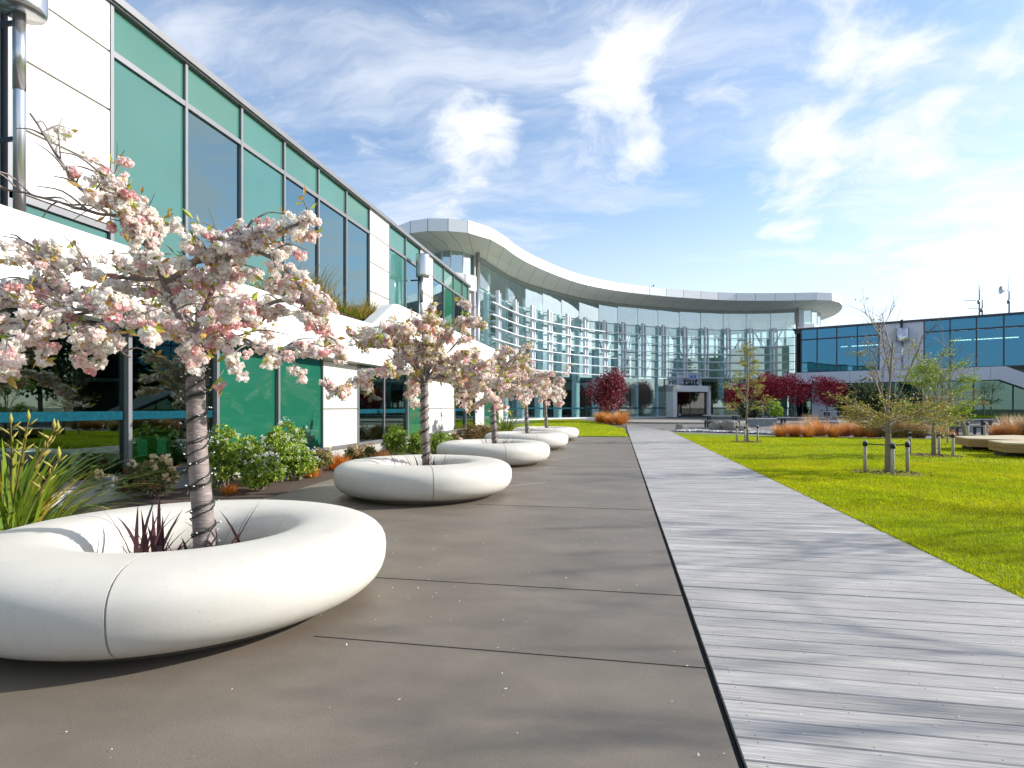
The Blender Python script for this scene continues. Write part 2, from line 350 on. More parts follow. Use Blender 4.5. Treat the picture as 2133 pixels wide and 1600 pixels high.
while y<37.2:
    xr=2.69 if y<31.9 else 2.69-(y-31.9)*.38
    z1=gz(y+.07)+R.normal()*.0008
    if y<12:
        e=.0055
        V=[(.455,y+.0025,z1-.03),(xr,y+.0025,z1-.03),(.455,y+.0025,z1-.004),(xr,y+.0025,z1-.004),(.455,y+.0065,z1),(xr,y+.0065,z1),(.455,y+.1415,z1),(xr,y+.1415,z1),(.455,y+.1455,z1-.004),(xr,y+.1455,z1-.004),(.455,y+.1455,z1-.03),(xr,y+.1455,z1-.03)]
        b.add(V,[(2*i,2*i+1,2*i+3,2*i+2) for i in range(5)]+[(0,2,4,6,8,10),(1,11,9,7,5,3)])
    else: b.box(.455,xr,y+.003,y+.145,z1-.03,z1)
    y+=.148
o=b.build('boardwalk',boardmat()); tag(o,'long pale grey weathered timber boardwalk laid in cross boards',None,None,'structure')
b=MB(); M_dark=mat('black_gap',(.012,.011,.01),rough=.9)
b.box(.43,2.70,-3,33,-.09,-.055); b.box(.43,.447,-3,33,-.055,-.02); b.box(.447,2.5,33,37,-.06,.02)
tag(b.build('boardwalk_frame',M_dark),'black frame and gap under the boardwalk edge',None,None,'structure')
# lawn grass
b=MB()
def grass(x,y,z,h,w):
    nn=len(x); az=R.uniform(0,6.28,nn); 
    base=np.stack([x,y,np.full(nn,0.)+z],1); ln=R.uniform(.1,.8,nn)
    patch=.5+.5*np.sin(x*1.7+np.sin(y*1.1)*2)*np.sin(y*1.3+x*.7)
    col=np.stack([.44+.14*patch,.52+.05*patch,.010+.004*patch],1)*(1+R.normal(size=(nn,1))*.22)
    dry=R.random(nn)<.05; col[dry]=(.33,.30,.12)
    blades(b,base,az,ln,h*R.uniform(.6,1.3,nn),w,np.clip(col,0,1),seg=2,curve=.6,va=.05)
def fill(n,x0,x1,y0,y1,test): 
    x=R.uniform(x0,x1,n); y=y0+(y1-y0)*R.random(n); k=test(x,y); return x[k],y[k]
vis=lambda x,y:(x>2.725)&(x<.75*y+4.5)
x,y=fill(260000,2.7,10.,1.5,8,vis); grass(x,y,-.012,.034,.0045)
x,y=fill(290000,2.7,15,8,15,vis); grass(x,y,-.012,.036,.009)
x,y=fill(150000,2.7,23,15,26.2,vis); grass(x,y,-.012,.04,.012)
y=R.uniform(3,29,6000); x=2.72+np.abs(R.normal(0,.02,6000)); grass(x,y,-.012,.05,.006)
M_blade=mat('grass_blades',(1,1,1),attr=True,rough=.75,var=.25,scale=1.4,trans=.35,spec=.02)
tag(b.build('lawn_grass',M_blade),'short bright green grass blades of the large lawn','grass',None,'stuff')
b=MB(); x=R.uniform(-5.5,.4,24000); y=R.uniform(25.35,44,24000); lx=np.interp(y,[25.3,33.6,40.5,44],[.38,.28,-1.75,-3.15]); k=x<lx; x,y=x[k],y[k]
zz=np.array([gz(v) for v in y])+.012; grass(x,y,zz,.05,.02)
tag(b.build('small_lawn_grass',M_blade),'short bright green grass blades of the small lawn behind the planters','grass',None,'stuff')
# ================================================================ ring planters
M_white=mat('white_cast_stone',(.59,.565,.51),rough=.5,var=.06,scale=2.6,bump=.035,bscale=60,spec=.4,specks=[(26,.07,(.30,.26,.22)),(70,.13,(.46,.43,.38)),(9,.035,(.25,.2,.16))])
M_seam=mat('planter_joint',(.30,.28,.26),rough=.9); M_soil=mat('planter_soil',(.09,.07,.05),rough=1,var=.5,scale=30,bump=1,bscale=50)
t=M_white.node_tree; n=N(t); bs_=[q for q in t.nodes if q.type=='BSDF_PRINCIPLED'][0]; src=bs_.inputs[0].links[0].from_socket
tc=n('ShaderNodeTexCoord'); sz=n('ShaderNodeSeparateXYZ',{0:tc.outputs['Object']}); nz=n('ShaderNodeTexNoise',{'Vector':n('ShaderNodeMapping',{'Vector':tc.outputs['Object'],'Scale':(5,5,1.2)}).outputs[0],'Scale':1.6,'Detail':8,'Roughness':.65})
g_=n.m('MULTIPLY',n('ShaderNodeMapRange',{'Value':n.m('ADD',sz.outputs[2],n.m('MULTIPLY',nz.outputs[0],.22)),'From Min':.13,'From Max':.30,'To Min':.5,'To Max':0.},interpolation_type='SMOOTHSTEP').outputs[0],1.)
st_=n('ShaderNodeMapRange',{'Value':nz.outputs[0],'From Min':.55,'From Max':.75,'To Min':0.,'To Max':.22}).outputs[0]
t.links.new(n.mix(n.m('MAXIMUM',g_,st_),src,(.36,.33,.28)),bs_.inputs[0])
def ring_profile():
    pr=[]; Ro=1.318
    for q in np.linspace(-1,1,17):
        a=q*math.pi/2; c=math.cos(a)**.8 if abs(q)<1 else 0; s_=math.copysign(abs(math.sin(a))**.8,a)
        pr.append((Ro-.36+.36*c,.31+(.196*s_ if s_>0 else .27*s_)))
    pr+= [(.90,.507)]
    for q in np.linspace(1,-.35,10)[1:]:
        a=q*math.pi/2; c=math.cos(a)**.8; s_=math.copysign(abs(math.sin(a))**.8,a)
        pr.append((.90-.32*c,.26+.247*s_ if s_>0 else .26+.12*s_))
    pr+=[(.60,.12),(.66,.04)]
    return pr
PR=ring_profile(); PR=PR+[PR[0]]
RC=[(-2.88,3.40+4.76*i) for i in range(5)]
pl=thing('ring_planter',(RC[0][0],RC[0][1],0),'nearest of the five white stone ring planters, cut by the left edge of the photo','planter','white ring planters in a row'); pl.scale=(1,.962,1)
JA=[math.radians(a) for a in (-66,54,174)]
for i in range(3):
    b=MB(); g=.004; a0=JA[i]+g; a1=JA[(i+1)%3]+(2*math.pi if i==2 else 0)-g
    P2=[(r,z) for r,z in PR]; b.lathe(P2,a0=a0,a1=a1,k=44)
    nP=len(P2); kk=45
    b.add([v for v in b.v[0].reshape(nP,kk,3)[:-1,0]],[tuple(range(nP-1))]); b.add([v for v in b.v[0].reshape(nP,kk,3)[:-1,-1]],[tuple(range(nP-2,-1,-1))])
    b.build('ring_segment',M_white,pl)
b=MB(); Pi=[(.96+(r-.96)*.985,.27+(z-.27)*.975) for r,z in PR]; b.lathe(Pi,k=96); b.build('joint_filler',M_seam,pl)
b=MB(); b.lathe([(.90,0),(1.02,0),(1.02,.06),(.90,.06),(.90,0)],k=60); b.build('base_ring',M_conc,pl)
b=MB(); b.lathe([(.0,.19),(.3,.20),(.5,.17),(.62,.13)],k=30); b.build('soil',M_soil,pl)
nm=['','second nearest of the five white stone ring planters, right of the nearest trunk','middle one of the five white stone ring planters','fourth white stone ring planter from the camera, second farthest','farthest and smallest looking of the white ring planters, by the small lawn']
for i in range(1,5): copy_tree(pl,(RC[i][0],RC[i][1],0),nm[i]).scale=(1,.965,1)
M_flax=mat('purple_flax',(1,1,1),attr=True,rough=.45,var=.1,trans=.12)
lb=['clump of dark purple strap leaves in the nearest ring planter','clump of dark purple strap leaves in the second ring planter','clump of dark purple strap leaves in the middle ring planter','small purple strap leaves in the fourth ring planter','small purple strap leaves in the farthest ring planter']
for i in range(5):
    b=MB(); m=(52,34,28,14,12)[i]; az=R.uniform(0,6.28,m); rr=.12+.3*R.random(m)
    base=np.stack([np.cos(az)*rr,np.sin(az)*rr,np.full(m,.17)],1)*(np.array([.3,.3,1]) if i>2 else 1); 
    if i==0: # clump to the left of the trunk in front
        base[:38]=np.stack([R.normal(.04,.09,38)-.16,R.normal(-.17,.07,38),np.full(38,.17)],1)
        base[38:]=np.stack([R.normal(.3,.12,14),R.normal(.1,.12,14),np.full(14,.17)],1)
    ln=np.abs(R.normal(.25,.4,m)); L=R.uniform(.28,.62,m)
    blades(b,base,az,ln,L,R.uniform(.020,.040,m),(.12,.045,.05),seg=6,curve=R.uniform(.1,.9,m),va=.3,tipcol=(.05,.02,.03))
    tag(b.build('purple_flax',M_flax,org=(0,0,0)),lb[i],'plant','purple flax clumps in the ring planters').location=(RC[i][0],RC[i][1],0)
# ================================================================ building materials
M_panel=mat('white_cladding',(.60,.585,.54),rough=.45,var=.03,scale=.7,spec=.4)
M_panelg=mat('grey_white_cladding',(.62,.63,.70),rough=.4,var=.03,scale=.5,spec=.4)
M_ribbon=mat('white_metal_ribbon',(.74,.74,.73),rough=.4,var=.06,scale=.5,spec=.4)
M_alu=mat('grey_aluminium',(.20,.20,.215),rough=.4,var=.06,metal=.3)
M_dalu=mat('dark_aluminium',(.045,.05,.065),rough=.4,var=.05,metal=.3)
M_steel=mat('brushed_steel',(.62,.61,.64),rough=.22,var=.08,metal=.9,stretch=(1,1,.05),scale=8)
M_walu=mat('silver_louvre',(.66,.68,.73),rough=.35,var=.03,metal=.15)
M_plinth=mat('concrete_plinth',(.38,.37,.34),rough=.85,var=.15,scale=2,bump=.15,bscale=40)
M_int=mat('interior_wall',(.10,.13,.12),rough=.9); M_intf=mat('interior_floor',(.06,.08,.07),rough=.7); M_intd=mat('interior_dark',(.03,.035,.04),rough=.9)
def spandrel(name,col,spec=.5):
    m=bpy.data.materials.new(name); t=nt(m); n=N(t); out=n('ShaderNodeOutputMaterial')
    tc=n('ShaderNodeTexCoord'); nz=n('ShaderNodeTexNoise',{'Vector':tc.outputs['Object'],'Scale':.6,'Detail':3})
    b=n('ShaderNodeBsdfPrincipled',{'Base Color':n.mix(1.,(*col,1),n.ramp(nz.outputs[0],[(.3,.92),(.7,1.05)]),'MULTIPLY'),'Roughness':.03,'Specular IOR Level':spec,'IOR':1.55})
    t.links.new(b.outputs[0],out.inputs[0]); MATS[name]=m; return m
M_green=spandrel('green_back_painted_glass',(.012,.105,.062)); M_teal=spandrel('pale_teal_back_painted_glass',(.065,.175,.14),.8); M_teal2=spandrel('teal_blind_glass',(.05,.155,.14),.9)
G_low=glass('dark_green_glass',(.30,.50,.42),.13,(.8,1,.92)); G_up=glass('blue_tinted_glass',(.18,.32,.38),.34,(.60,.86,.92),wave=.03)
G_right=glass('deep_blue_glass',(.20,.27,.26),.40,(.12,.38,.62),wave=.04); G_rlow=glass('right_low_glass',(.15,.36,.30),.16,(.6,.95,.85))
M_stripe=mat('blue_film_stripe',(.003,.055,.08),rough=.9,var=.35,scale=14,spec=.1)
M_roofbox=mat('cardboard',(.22,.20,.07),rough=.9); M_paper=mat('paper_label',(.5,.65,.55),rough=.8)
class Fr:            # a vertical facade frame : s along, o outwards, z up
    def __init__(s,org,t,nrm): s.o=np.array(org,float); s.t=np.array(t,float); s.n=np.array(nrm,float)
    def xy(s,a,o): return tuple(s.o+s.t*a+s.n*o)
    def box(s,b,s0,s1,o0,o1,z0,z1,col=None): b.hexa([s.xy(s0,o0),s.xy(s1,o0),s.xy(s1,o1),s.xy(s0,o1)],z0,z1,col); return b
    def at(s,px):
        r=ray(px); A=np.array([[s.t[0],-r[0]],[s.t[1],-r[1]]]); q=np.linalg.solve(A,-s.o); return q[0],q[1]
def part(fr,name,m,par,org,*boxes):
    b=MB()
    for q in boxes: fr.box(b,*q)
    return b.build(name,m,par,org)
# ================================================================ left building
OL=(-9.,14.,0.); LB=thing('office_building',OL,'long two storey building of green glass and white panels filling the left side','building')
fl=Fr((-7.,0),(0,1),(1,0)); fu=Fr((-9.2,0),(0,1),(1,0))
Y0=-5.77
part(fl,'plinth',M_plinth,LB,OL,(Y0,34,-.25,.03,-.05,.24))
yk=lambda k: 7.04+1.83*k
low={0:'d',1:'g',2:'g',3:'w',4:'d',5:'d',6:'g',7:'w',8:'w',9:'d',10:'d',11:'w',12:'g',13:'d',14:'w'}
ztop=2.62
frm=MB(); drk=MB()
for k in range(-7,15):
    a,c=yk(k),min(yk(k+1),34.); ty=low.get(k,'d')
    if k<0: a,c=yk(k),yk(k+1)
    if ty=='w':
        part(fl,'cladding_panel',M_panel,LB,OL,(a+.012,c-.012,-.02,.045,.30,1.24),(a+.012,c-.012,-.02,.045,1.265,2.40),(a+.012,c-.012,-.02,.045,2.42,2.62))
        fl.box(frm,a-.025,a+.01,-.05,.05,.24,ztop); fl.box(drk,a,c,-.06,-.022,.24,ztop)
    else:
        part(fl,'window',G_low if ty=='d' else M_green,LB,OL,(a+.03,c-.03,-.018,-.002,.34,ztop))
        if ty=='g': part(fl,'backing_panel',M_intd,LB,OL,(a,c,-.09,-.03,.3,ztop))
        fl.box(frm,a-.032,a+.032,-.12,.075 if k!=5 else .03,.24,ztop)
fl.box(frm,Y0,34,-.05,.07,.245,.335); fl.box(frm,Y0,34,-.05,.07,2.625,2.70)
fl.box(frm,5.2,5.26,-.12,.075,.24,ztop)
frm.build('mullion_frame',M_alu,LB,OL)
b=MB()
for k in list(range(-7,15)):
    if low.get(k,'d')=='d': fl.box(b,yk(k)+.035,yk(k+1)-.035,.0,.003,1.12,1.24)
b.build('blue_window_stripe',M_stripe,LB,OL)
# interiors of the ground floor
b=MB(); b.box(-13,-7.3,Y0,34,.02,.12); b.build('ground_floor',M_intf,LB,OL)
b=MB(); b.box(-13.2,-13,Y0,34,.0,3.2); 
for yy in (10.7,12.5,18.,26.,33.8,Y0): b.box(-13,-7.15,yy,yy+.12,.12,3.0)
b.build('inner_wall',M_int,LB,OL)
b=MB(); b.box(-13,-7.12,Y0,34,2.75,2.9); b.build('inner_ceiling',M_int,LB,OL)
b=MB(); b.box(-8.6,-7.7,7.7,8.5,.12,.75); b.box(-8.3,-7.8,7.3,7.65,.12,.5); b.box(-8.5,-7.9,9.0,9.5,.12,.6)
tag(b.build('cardboard_box',M_roofbox,None),'stacked olive cardboard boxes standing behind the dark ground floor window','boxes')
bpy.data.objects.remove(bpy.data.objects['cardboard_box'])
for i,(x0,x1,y0,y1,h,lab) in enumerate([(-8.3,-7.6,7.75,8.55,.78,'tall olive box behind the dark window left of the nearest trunk'),(-8.0,-7.55,7.25,7.7,.45,'low olive box behind the dark window, left of the tall one')]):
    tb=thing('cardboard_box',((x0+x1)/2,(y0+y1)/2,.12),lab,'box','boxes behind the ground floor window')
    b=MB(); b.box(x0,x1,y0,y1,.12,.12+h); b.build('carton',M_roofbox,tb,tb.location)
    b=MB(); b.box(x1,x1+.004,y0+.1,y0+.3,.12+h*.5,.12+h*.85); b.box(x1,x1+.004,y1-.3,y1-.1,.12+h*.5,.12+h*.85); b.build('paper_label',M_paper,tb,tb.location)
# upper storey
xp=lambda k: 8.9+1.83*k
ub=[(-12.,5.4,'D'),(5.4,7.05,'D'),(7.37,8.86,'W')]+[(xp(k),xp(k+1),ty) for k,ty in enumerate('TDTDDDWTDWDGDD')]
ub[3]=(8.9,xp(1),'T'); ub[2]=(7.12,8.87,'W')
frm=MB()
for a,c,ty in ub:
    if ty=='W':
        q=[]; z=8.72
        zs=[8.72,7.80,6.73,5.64,4.62] if a>8 else [8.72,7.80,6.73,5.64,4.62]
        for i in range(4): q.append((a+.02,c-.02,-.02,.05,zs[i+1]+.019,zs[i]-.019))
        part(fu,'cladding_panel',M_panel,LB,OL,*q); fu.box(drk,a,c,-.07,-.022,4.5,8.72); 
        part(fu,'window',M_teal2,LB,OL,(a+.03,c-.03,-.02,0.,3.4,4.50))
    else:
        part(fu,'spandrel_panel',M_teal,LB,OL,(a+.03,c-.03,-.02,-.002,7.86,8.7)); fu.box(frm,a,c,-.09,-.03,7.79,8.72)
        mm={'T':M_teal2,'D':G_up,'G':M_green}[ty]
        part(fu,'window',mm,LB,OL,(a+.03,c-.03,-.02,-.002,3.5,7.76))
    fu.box(frm,a-.035,a+.035,-.1,.06,3.4,8.72)
    if ty!='W': fu.box(frm,a,c,-.1,.055,7.755,7.865)
fu.box(frm,33.9,34.1,-.1,.06,3.4,8.72); fu.box(frm,7.1,8.88,-.04,.06,4.50,4.61)
frm.build('upper_mullion_frame',M_alu,LB,OL); drk.build('panel_backing',M_intd,LB,OL)
b=MB(); fu.box(b,-12,34.3,-1,.16,8.72,8.86); fu.box(b,-12,34.2,-1,.11,8.69,8.72); b.build('roof_edge',M_alu,LB,OL)
b=MB(); b.box(-24,-9.3,-12,34.1,8.45,8.7); b.box(-24,-9.25,-12,34.1,3.2,3.38); b.build('floor_slab',M_int,LB,OL)
b=MB(); b.box(-24.2,-24,-12,34.1,0,8.8); b.box(-24,-9.2,33.95,34.2,0,8.72); b.box(-13.2,-13.05,-12,33.9,3.38,8.45)
for yy in (9,12.5,16.3,20,25.4,29.6): b.box(-13.05,-9.32,yy+.02,yy+.14,3.38,8.45)
b.box(-24,-7.2,-12,-11.8,0,8.7)
b.build('rear_wall',M_int,LB,OL)
b=MB(); 
for a,c in ((12.7,14.2),(14.5,16),(24,25.3),(27.4,28.6)): b.box(-9.42,-9.38,a,c,5.0 if a<20 else 4.2,8.4)
b.build('roller_blind',mat('blind_cloth',(.25,.30,.24),rough=.9),LB,OL)
# folded white ribbon along the front of the green roof
def yzprism(b,prof,x0,x1):
    k=len(prof); V=[(x0,y,z) for y,z in prof]+[(x1,y,z) for y,z in prof]
    b.add(V,[tuple(range(k-1,-1,-1)),tuple(range(k,2*k))]+[(i,(i+1)%k,(i+1)%k+k,i+k) for i in range(k)])
b=MB(); segs=[(Y0,1.5),(1.5,5.0),(5.0,8.5),(8.5,12.0)]
for a,c in segs: yzprism(b,[(a+.009,2.46),(c-.009,2.46),(c-.009,3.50),(a+.009,3.50)],-6.95,-6.6)
yzprism(b,[(12.004,2.46),(14.5,2.46),(14.5,3.56),(12.004,3.50)],-6.95,-6.6)
yzprism(b,[(14.504,2.46),(16.4,2.46),(16.4,4.42),(15.95,4.36),(14.504,3.56)],-6.95,-6.6)
for a,c in ((16.4,20),(20,23.6),(23.6,27.2),(27.2,30.8),(30.8,34.0)): yzprism(b,[(a+.009,2.46),(c-.009,2.46),(c-.009,4.42),(a+.009,4.42)],-6.95,-6.6)
o=b.build('white_ribbon_fascia',M_ribbon,LB,OL)
b=MB(); b.box(-9.1,-6.96,Y0,34,2.92,3.2); b.build('green_roof_deck',M_intd,LB,OL)
b=MB(); b.box(-9.1,-6.97,Y0,34,3.2,3.30); b.box(-9.05,-7.2,12.4,21.2,3.301,3.80); b.build('roof_soil',M_mulch,LB,OL)
# grasses on that roof
b=MB(); m=9000; x=R.uniform(-9.,-7.0,m); y=R.uniform(12.2,22,m); L=R.uniform(.35,1.0,m)*(.75+.35*np.sin(y*1.7+x)); k=R.random(m)<.14
cy=np.array([13.0,15.2,17.,18.9]); tall=np.min(np.abs(y[:,None]-cy),1)<.35; L=L*np.where(tall,1.25,.8)
col=np.where(tall[:,None],np.array([[.34,.26,.06]]),np.array([[.16,.20,.02]])); col=np.where(k[:,None],np.array([[.40,.20,.05]]),col)
blades(b,np.stack([x,y,np.where((y>12.5)&(y<21),3.78,3.28)],1),R.uniform(0,6.28,m),R.uniform(.05,.6,m),L,.018,col,seg=4,curve=.9,va=.2)
tag(b.build('roof_grasses',M_blade),'green and straw coloured grasses growing on the roof behind the white ribbon','grass',None,'stuff')
# round steel rainwater heads on poles
def rainhead(x,y,lab,z0):
    t=thing('flue_pole',(x,y,z0),lab,'flue','steel poles with round heads on the office facades')
    b=MB(); b.tube([(x,y,z0),(x,y,5.9),(x,y,5.95)],.075,16); b.tube([(x,y,5.93),(x,y,7.2)],.08,16); b.build('pole',M_steel,t,(x,y,z0))
    b=MB(); b.tube([(x-.16,y+.12,z0),(x-.16,y+.12,7.2)],.045,10); b.build('side_pipe',M_alu,t,(x,y,z0))
    b=MB(); b.lathe([(0,7.05),(.27,7.05),(.29,7.08),(.30,7.15),(.30,8.0),(.29,8.06),(.0,8.06)],(x+.05,y,0),28); b.build('drum_head',M_steel,t,(x,y,z0))
    b=MB(); b.box(x-.5,x-.07,y-.02,y+.02,5.2,5.26); b.build('wall_bracket',M_dalu,t,(x,y,z0))
    b=MB(); b.box(x-.5,x-.07,y-.02,y+.02,6.9,6.96); b.build('wall_bracket',M_dalu,t,(x,y,z0)); return t
rainhead(-8.62,6.84,'shiny steel pole with a round head at the top left corner of the photo',3.3)
rainhead(-8.62,24.05,'distant steel pole with a round head before a far white panel',3.3)
# ================================================================ right building
A0=np.array(XY(1666,55.)); B0=np.array(XY(2133,45.4)); tv=(B0-A0); Ltot=np.linalg.norm(tv); tv/=Ltot; nv=np.array([tv[1],-tv[0]])
if np.dot(nv,-A0)<0: nv=-nv
fr=Fr(A0,tv,nv); OR=(float(A0[0]),float(A0[1]),.3)
RB=thing('office_wing',OR,'two storey blue glass wing with a grey white band beyond the lawn','building')
sp_=[fr.at(p)[0] for p in (1669,1702,1743,1786,1831,1925,1979,2034,2091)]
st=sp_[-1]-sp_[-2]; 
for i in range(6): sp_.append(sp_[-1]+st)
SE=sp_[-1]; frm=MB()
for i in range(len(sp_)-1):
    a,c=sp_[i],sp_[i+1]
    if i==4:
        h=(a+c)/2
        part(fr,'cladding_panel',M_panelg,RB,OR,(a+.02,h-.008,-.02,.06,4.58,6.2),(a+.02,h-.008,-.02,.06,6.22,8.72),(h+.008,c-.02,-.02,.06,4.58,6.2),(h+.008,c-.02,-.02,.06,6.22,8.72))
    else:
        part(fr,'window',G_right,RB,OR,(a+.05,c-.05,-.02,0,4.66,7.70)); part(fr,'spandrel_window',G_right,RB,OR,(a+.05,c-.05,-.02,0,7.84,8.70))
        fr.box(frm,a,c,-.06,.06,7.71,7.83)
    fr.box(frm,a-.05,a+.05,-.08,.07,4.6,8.72)
fr.box(frm,sp_[0]-.1,SE,-.06,.10,4.56,4.64)
frm.build('mullion_frame',M_dalu,RB,OR)
b=MB(); fr.box(b,-.6,SE,-.8,.18,8.72,8.90); b.build('roof_edge',M_dalu,RB,OR)
b=MB(); fr.box(b,-.5,SE,-12,-.1,8.45,8.7); fr.box(b,-.5,SE,-12,-.1,3.9,4.3); b.build('floor_slab',M_int,RB,OR)
b=MB(); fr.box(b,-.3,SE,-12.2,-12,0,8.7); fr.box(b,-.3,SE,-5.,-4.9,4.3,8.45); fr.box(b,-.3,SE,-4.,-3.9,.3,3.9); fr.box(b,-.32,-.3,-12,-.1,.3,8.7); fr.box(b,SE,SE+.2,-12,0,.0,8.7)
for s in (4,13,21): fr.box(b,s,s+.12,-4.9,-.15,4.3,8.4); 
b.build('rear_wall',M_int,RB,OR)
M_tube=bpy.data.materials.new('lit_ceiling_tube'); t=nt(M_tube); n=N(t); e=n('ShaderNodeEmission',{0:(1,.9,.8,1),1:22.}); t.links.new(e.outputs[0],n('ShaderNodeOutputMaterial').inputs[0])
b=MB(); 
for p0,p1 in ((1746,1828),(1981,2128)):
    s0,s1=fr.at(p0)[0],fr.at(p1)[0]; fr.box(b,s0,s1,-2.0,-1.9,7.05,7.12)
b.build('ceiling_light',M_tube,RB,OR)
# grey-white ribbon band with a downward fold at its right end
sk=fr.at(2068)[0]
def band(b,prof,o0,o1):
    k=len(prof); V=[(*fr.xy(s,o0),z) for s,z in prof]+[(*fr.xy(s,o1),z) for s,z in prof]
    b.add(V,[tuple(range(k-1,-1,-1)),tuple(range(k,2*k))]+[(i,(i+1)%k,(i+1)%k+k,i+k) for i in range(k)])
b=MB(); e=[-1.2,fr.at(1687)[0],fr.at(1773)[0],fr.at(1860)[0],fr.at(1945)[0],fr.at(2028)[0],sk-.2]
for i in range(6): band(b,[(e[i]+.01,3.50),(e[i+1]-.01,3.50),(e[i+1]-.01,4.55),(e[i]+.01,4.55)],-.3,1.15)
band(b,[(sk-.19,3.5),(sk+.35,3.5),(sk+7,.3),(sk+9,.3),(sk+.7,4.55),(sk-.19,4.55)],-.3,1.15)
b.build('ribbon_band',M_panelg,RB,OR)
low2=[(1560,1672,'p'),(1672,1690,'d'),(1690,1745,'w'),(1745,1795,'p'),(1795,1905,'d'),(1905,1962,'d'),(1962,2028,'d'),(2028,2110,'d'),(2110,2200,'d'),(2200,2300,'d')]
frm=MB()
for p0,p1,ty in low2[1:]:
    a,c=fr.at(p0)[0],fr.at(p1)[0]
    if ty=='w': part(fr,'cladding_panel',M_panelg,RB,OR,(a+.01,c-.01,-.02,.08,.32,2.),(a+.01,c-.01,-.02,.08,2.02,3.6))
    else: part(fr,'window',G_rlow,RB,OR,(a+.04,c-.04,-.02,0,.36,3.6))
    fr.box(frm,a-.05,a+.05,-.1,.09,.3,3.7)
fr.box(frm,fr.at(1672)[0],SE,-.05,.09,.28,.36); frm.build('lower_frame',M_dalu,RB,OR)
b=MB(); fr.box(b,-.3,SE,-12,-.15,.22,.32); b.build('ground_floor',M_intf,RB,OR)
b=MB(); s=fr.at(1880)[0]; x,y=fr.xy(s,.55)
t=thing('flue_pole',(x,y,4.6),'steel pole with a round head before the grey panel of the right hand wing','flue','steel poles with round heads on the office facades')
b=MB(); b.tube([(x,y,4.55),(x,y,7.3)],.09,12); b.build('pole',M_steel,t,(x,y,4.6))
b=MB(); b.lathe([(0,7.0),(.5,7.0),(.52,7.05),(.52,8.15),(0,8.2)],(x,y,0),26); b.build('drum_head',M_steel,t,(x,y,4.6))
b=MB(); b.box(x-.04,x+.04,y-.04,y+.3,8.1,8.95); b.build('wall_bracket',M_dalu,t,(x,y,4.6))
# roof masts
def mast(px,py0,py1,d,lab,dish):
    x,y,z0=P(px,py0,d); z1=P(px,py1,d)[2]; z0=8.6
    t=thing('antenna_mast',(x,y,z0),lab,'antenna','antenna masts on the right wing roof')
    b=MB(); b.tube([(x,y,z0),(x,y,z0+(z1-z0)*.55),(x,y,z1)],[.06,.05,.02],8); b.build('pole',M_alu,t,(x,y,z0))
    b=MB(); zb=z0+(z1-z0)*.45
    b.tube([(x-.05,y,zb-.3),(x-.05,y,zb)],.11,8); b.tube([(x,y,zb),(x-1.2 if not dish else x+.3,y,zb+.02)],.025,6); b.build('fitting',M_alu,t,(x,y,z0))
    if dish:
        b=MB(); zz=z0+(z1-z0)*.66; k=20; th=np.arange(k)*2*math.pi/k
        V=[(x-.35,y-.3,zz)]+[(x-.75*0-.35-.3+.25*math.cos(a)*0-.15*1, y-.3+.28*math.cos(a), zz+.34*math.sin(a)) for a in th]
        b.add(V,[(0,i+1,(i+1)%k+1) for i in range(k)]); b.tube([(x,y,zz),(x-.3,y-.25,zz)],.04,6); b.build('dish',M_walu,t,(x,y,z0))
mast(2040,655,566,50,'tall thin antenna mast on the right wing roof, left of the dish mast',False)
mast(2046,655,602,50.5,'short antenna mast close beside the tall thin one on the right wing roof',False)
mast(2102,650,573,48,'antenna mast carrying a small grey dish on the right wing roof',True)
# ================================================================ curved glass atrium
GLp=[(903,529),(921,523.5),(939,521.5),(964,525),(986,532),(1000,537),(1057,573),(1092,589),(1129,600),(1170,611),(1207,620),(1257,629),(1289,632.5),(1350,638),(1400,642.5),(1450,645.5),(1500,647.5),(1550,648),(1600,647.5),(1657,645),(1690,646.5),(1703,650),(1709,655)]
ZC=11.4
def gd(px): 
    y=float(np.interp(px,[a for a,_ in GLp],[c for _,c in GLp])); return (ZC-CZ)*F/(HZ-y)
def gxy(px,off=0.): return XY(px,gd(px)-off)
OA=(*gxy(1420),.3)
AT=thing('atrium_building',OA,'tall concave glass entrance building under a sweeping white overhanging roof','building')
def resample(pts,n):
    pts=np.asarray(pts,float); d=np.r_[0,np.cumsum(np.linalg.norm(np.diff(pts,axis=0),axis=1))]
    u=np.linspace(0,d[-1],n); return np.stack([np.interp(u,d,pts[:,i]) for i in range(pts.shape[1])],1)
def smooth_pl(pts,n): return resample(spline(pts,200),n)
ob=lambda l,z: [XY(px,(z-CZ)*F/(HZ-y)) for px,y in l]
oA=ob([(838,491),(850,487),(880,482),(911,481),(942,482),(975,485)],11.8)
oB=ob([(975,485),(1005,492),(1040,508),(1070,530),(1100,548),(1150,570),(1200,588),(1250,600),(1300,608),(1362,615),(1420,620),(1512,625.5),(1575,626.5),(1650,626),(1700,625)],11.8)
oC=ob([(1700,625),(1718,624.5),(1735,626.5),(1748,630),(1755,637),(1752,646),(1738,657),(1712,667)],11.8)
L0=np.array(oA[0]); bA=[tuple(L0+np.array([-2.6,4.5])),tuple(L0+np.array([-1.6,1.8]))]
oA=bA+oA
iA=[XY(p,(ZC-CZ)*F/(HZ-y)) for p,y in GLp[:5]]; I0=np.array(iA[0]); iA=[tuple(I0+np.array([-1.3,3.6])),tuple(I0+np.array([-.9,1.4]))]+iA
iB=[XY(p,(ZC-CZ)*F/(HZ-y)) for p,y in GLp[4:20]]
iC=[XY(p,(ZC-CZ)*F/(HZ-y)) for p,y in GLp[19:]]+[tuple(np.array(gxy(1709))+np.array([.2,4])),tuple(np.array(gxy(1709))+np.array([-.6,9]))]
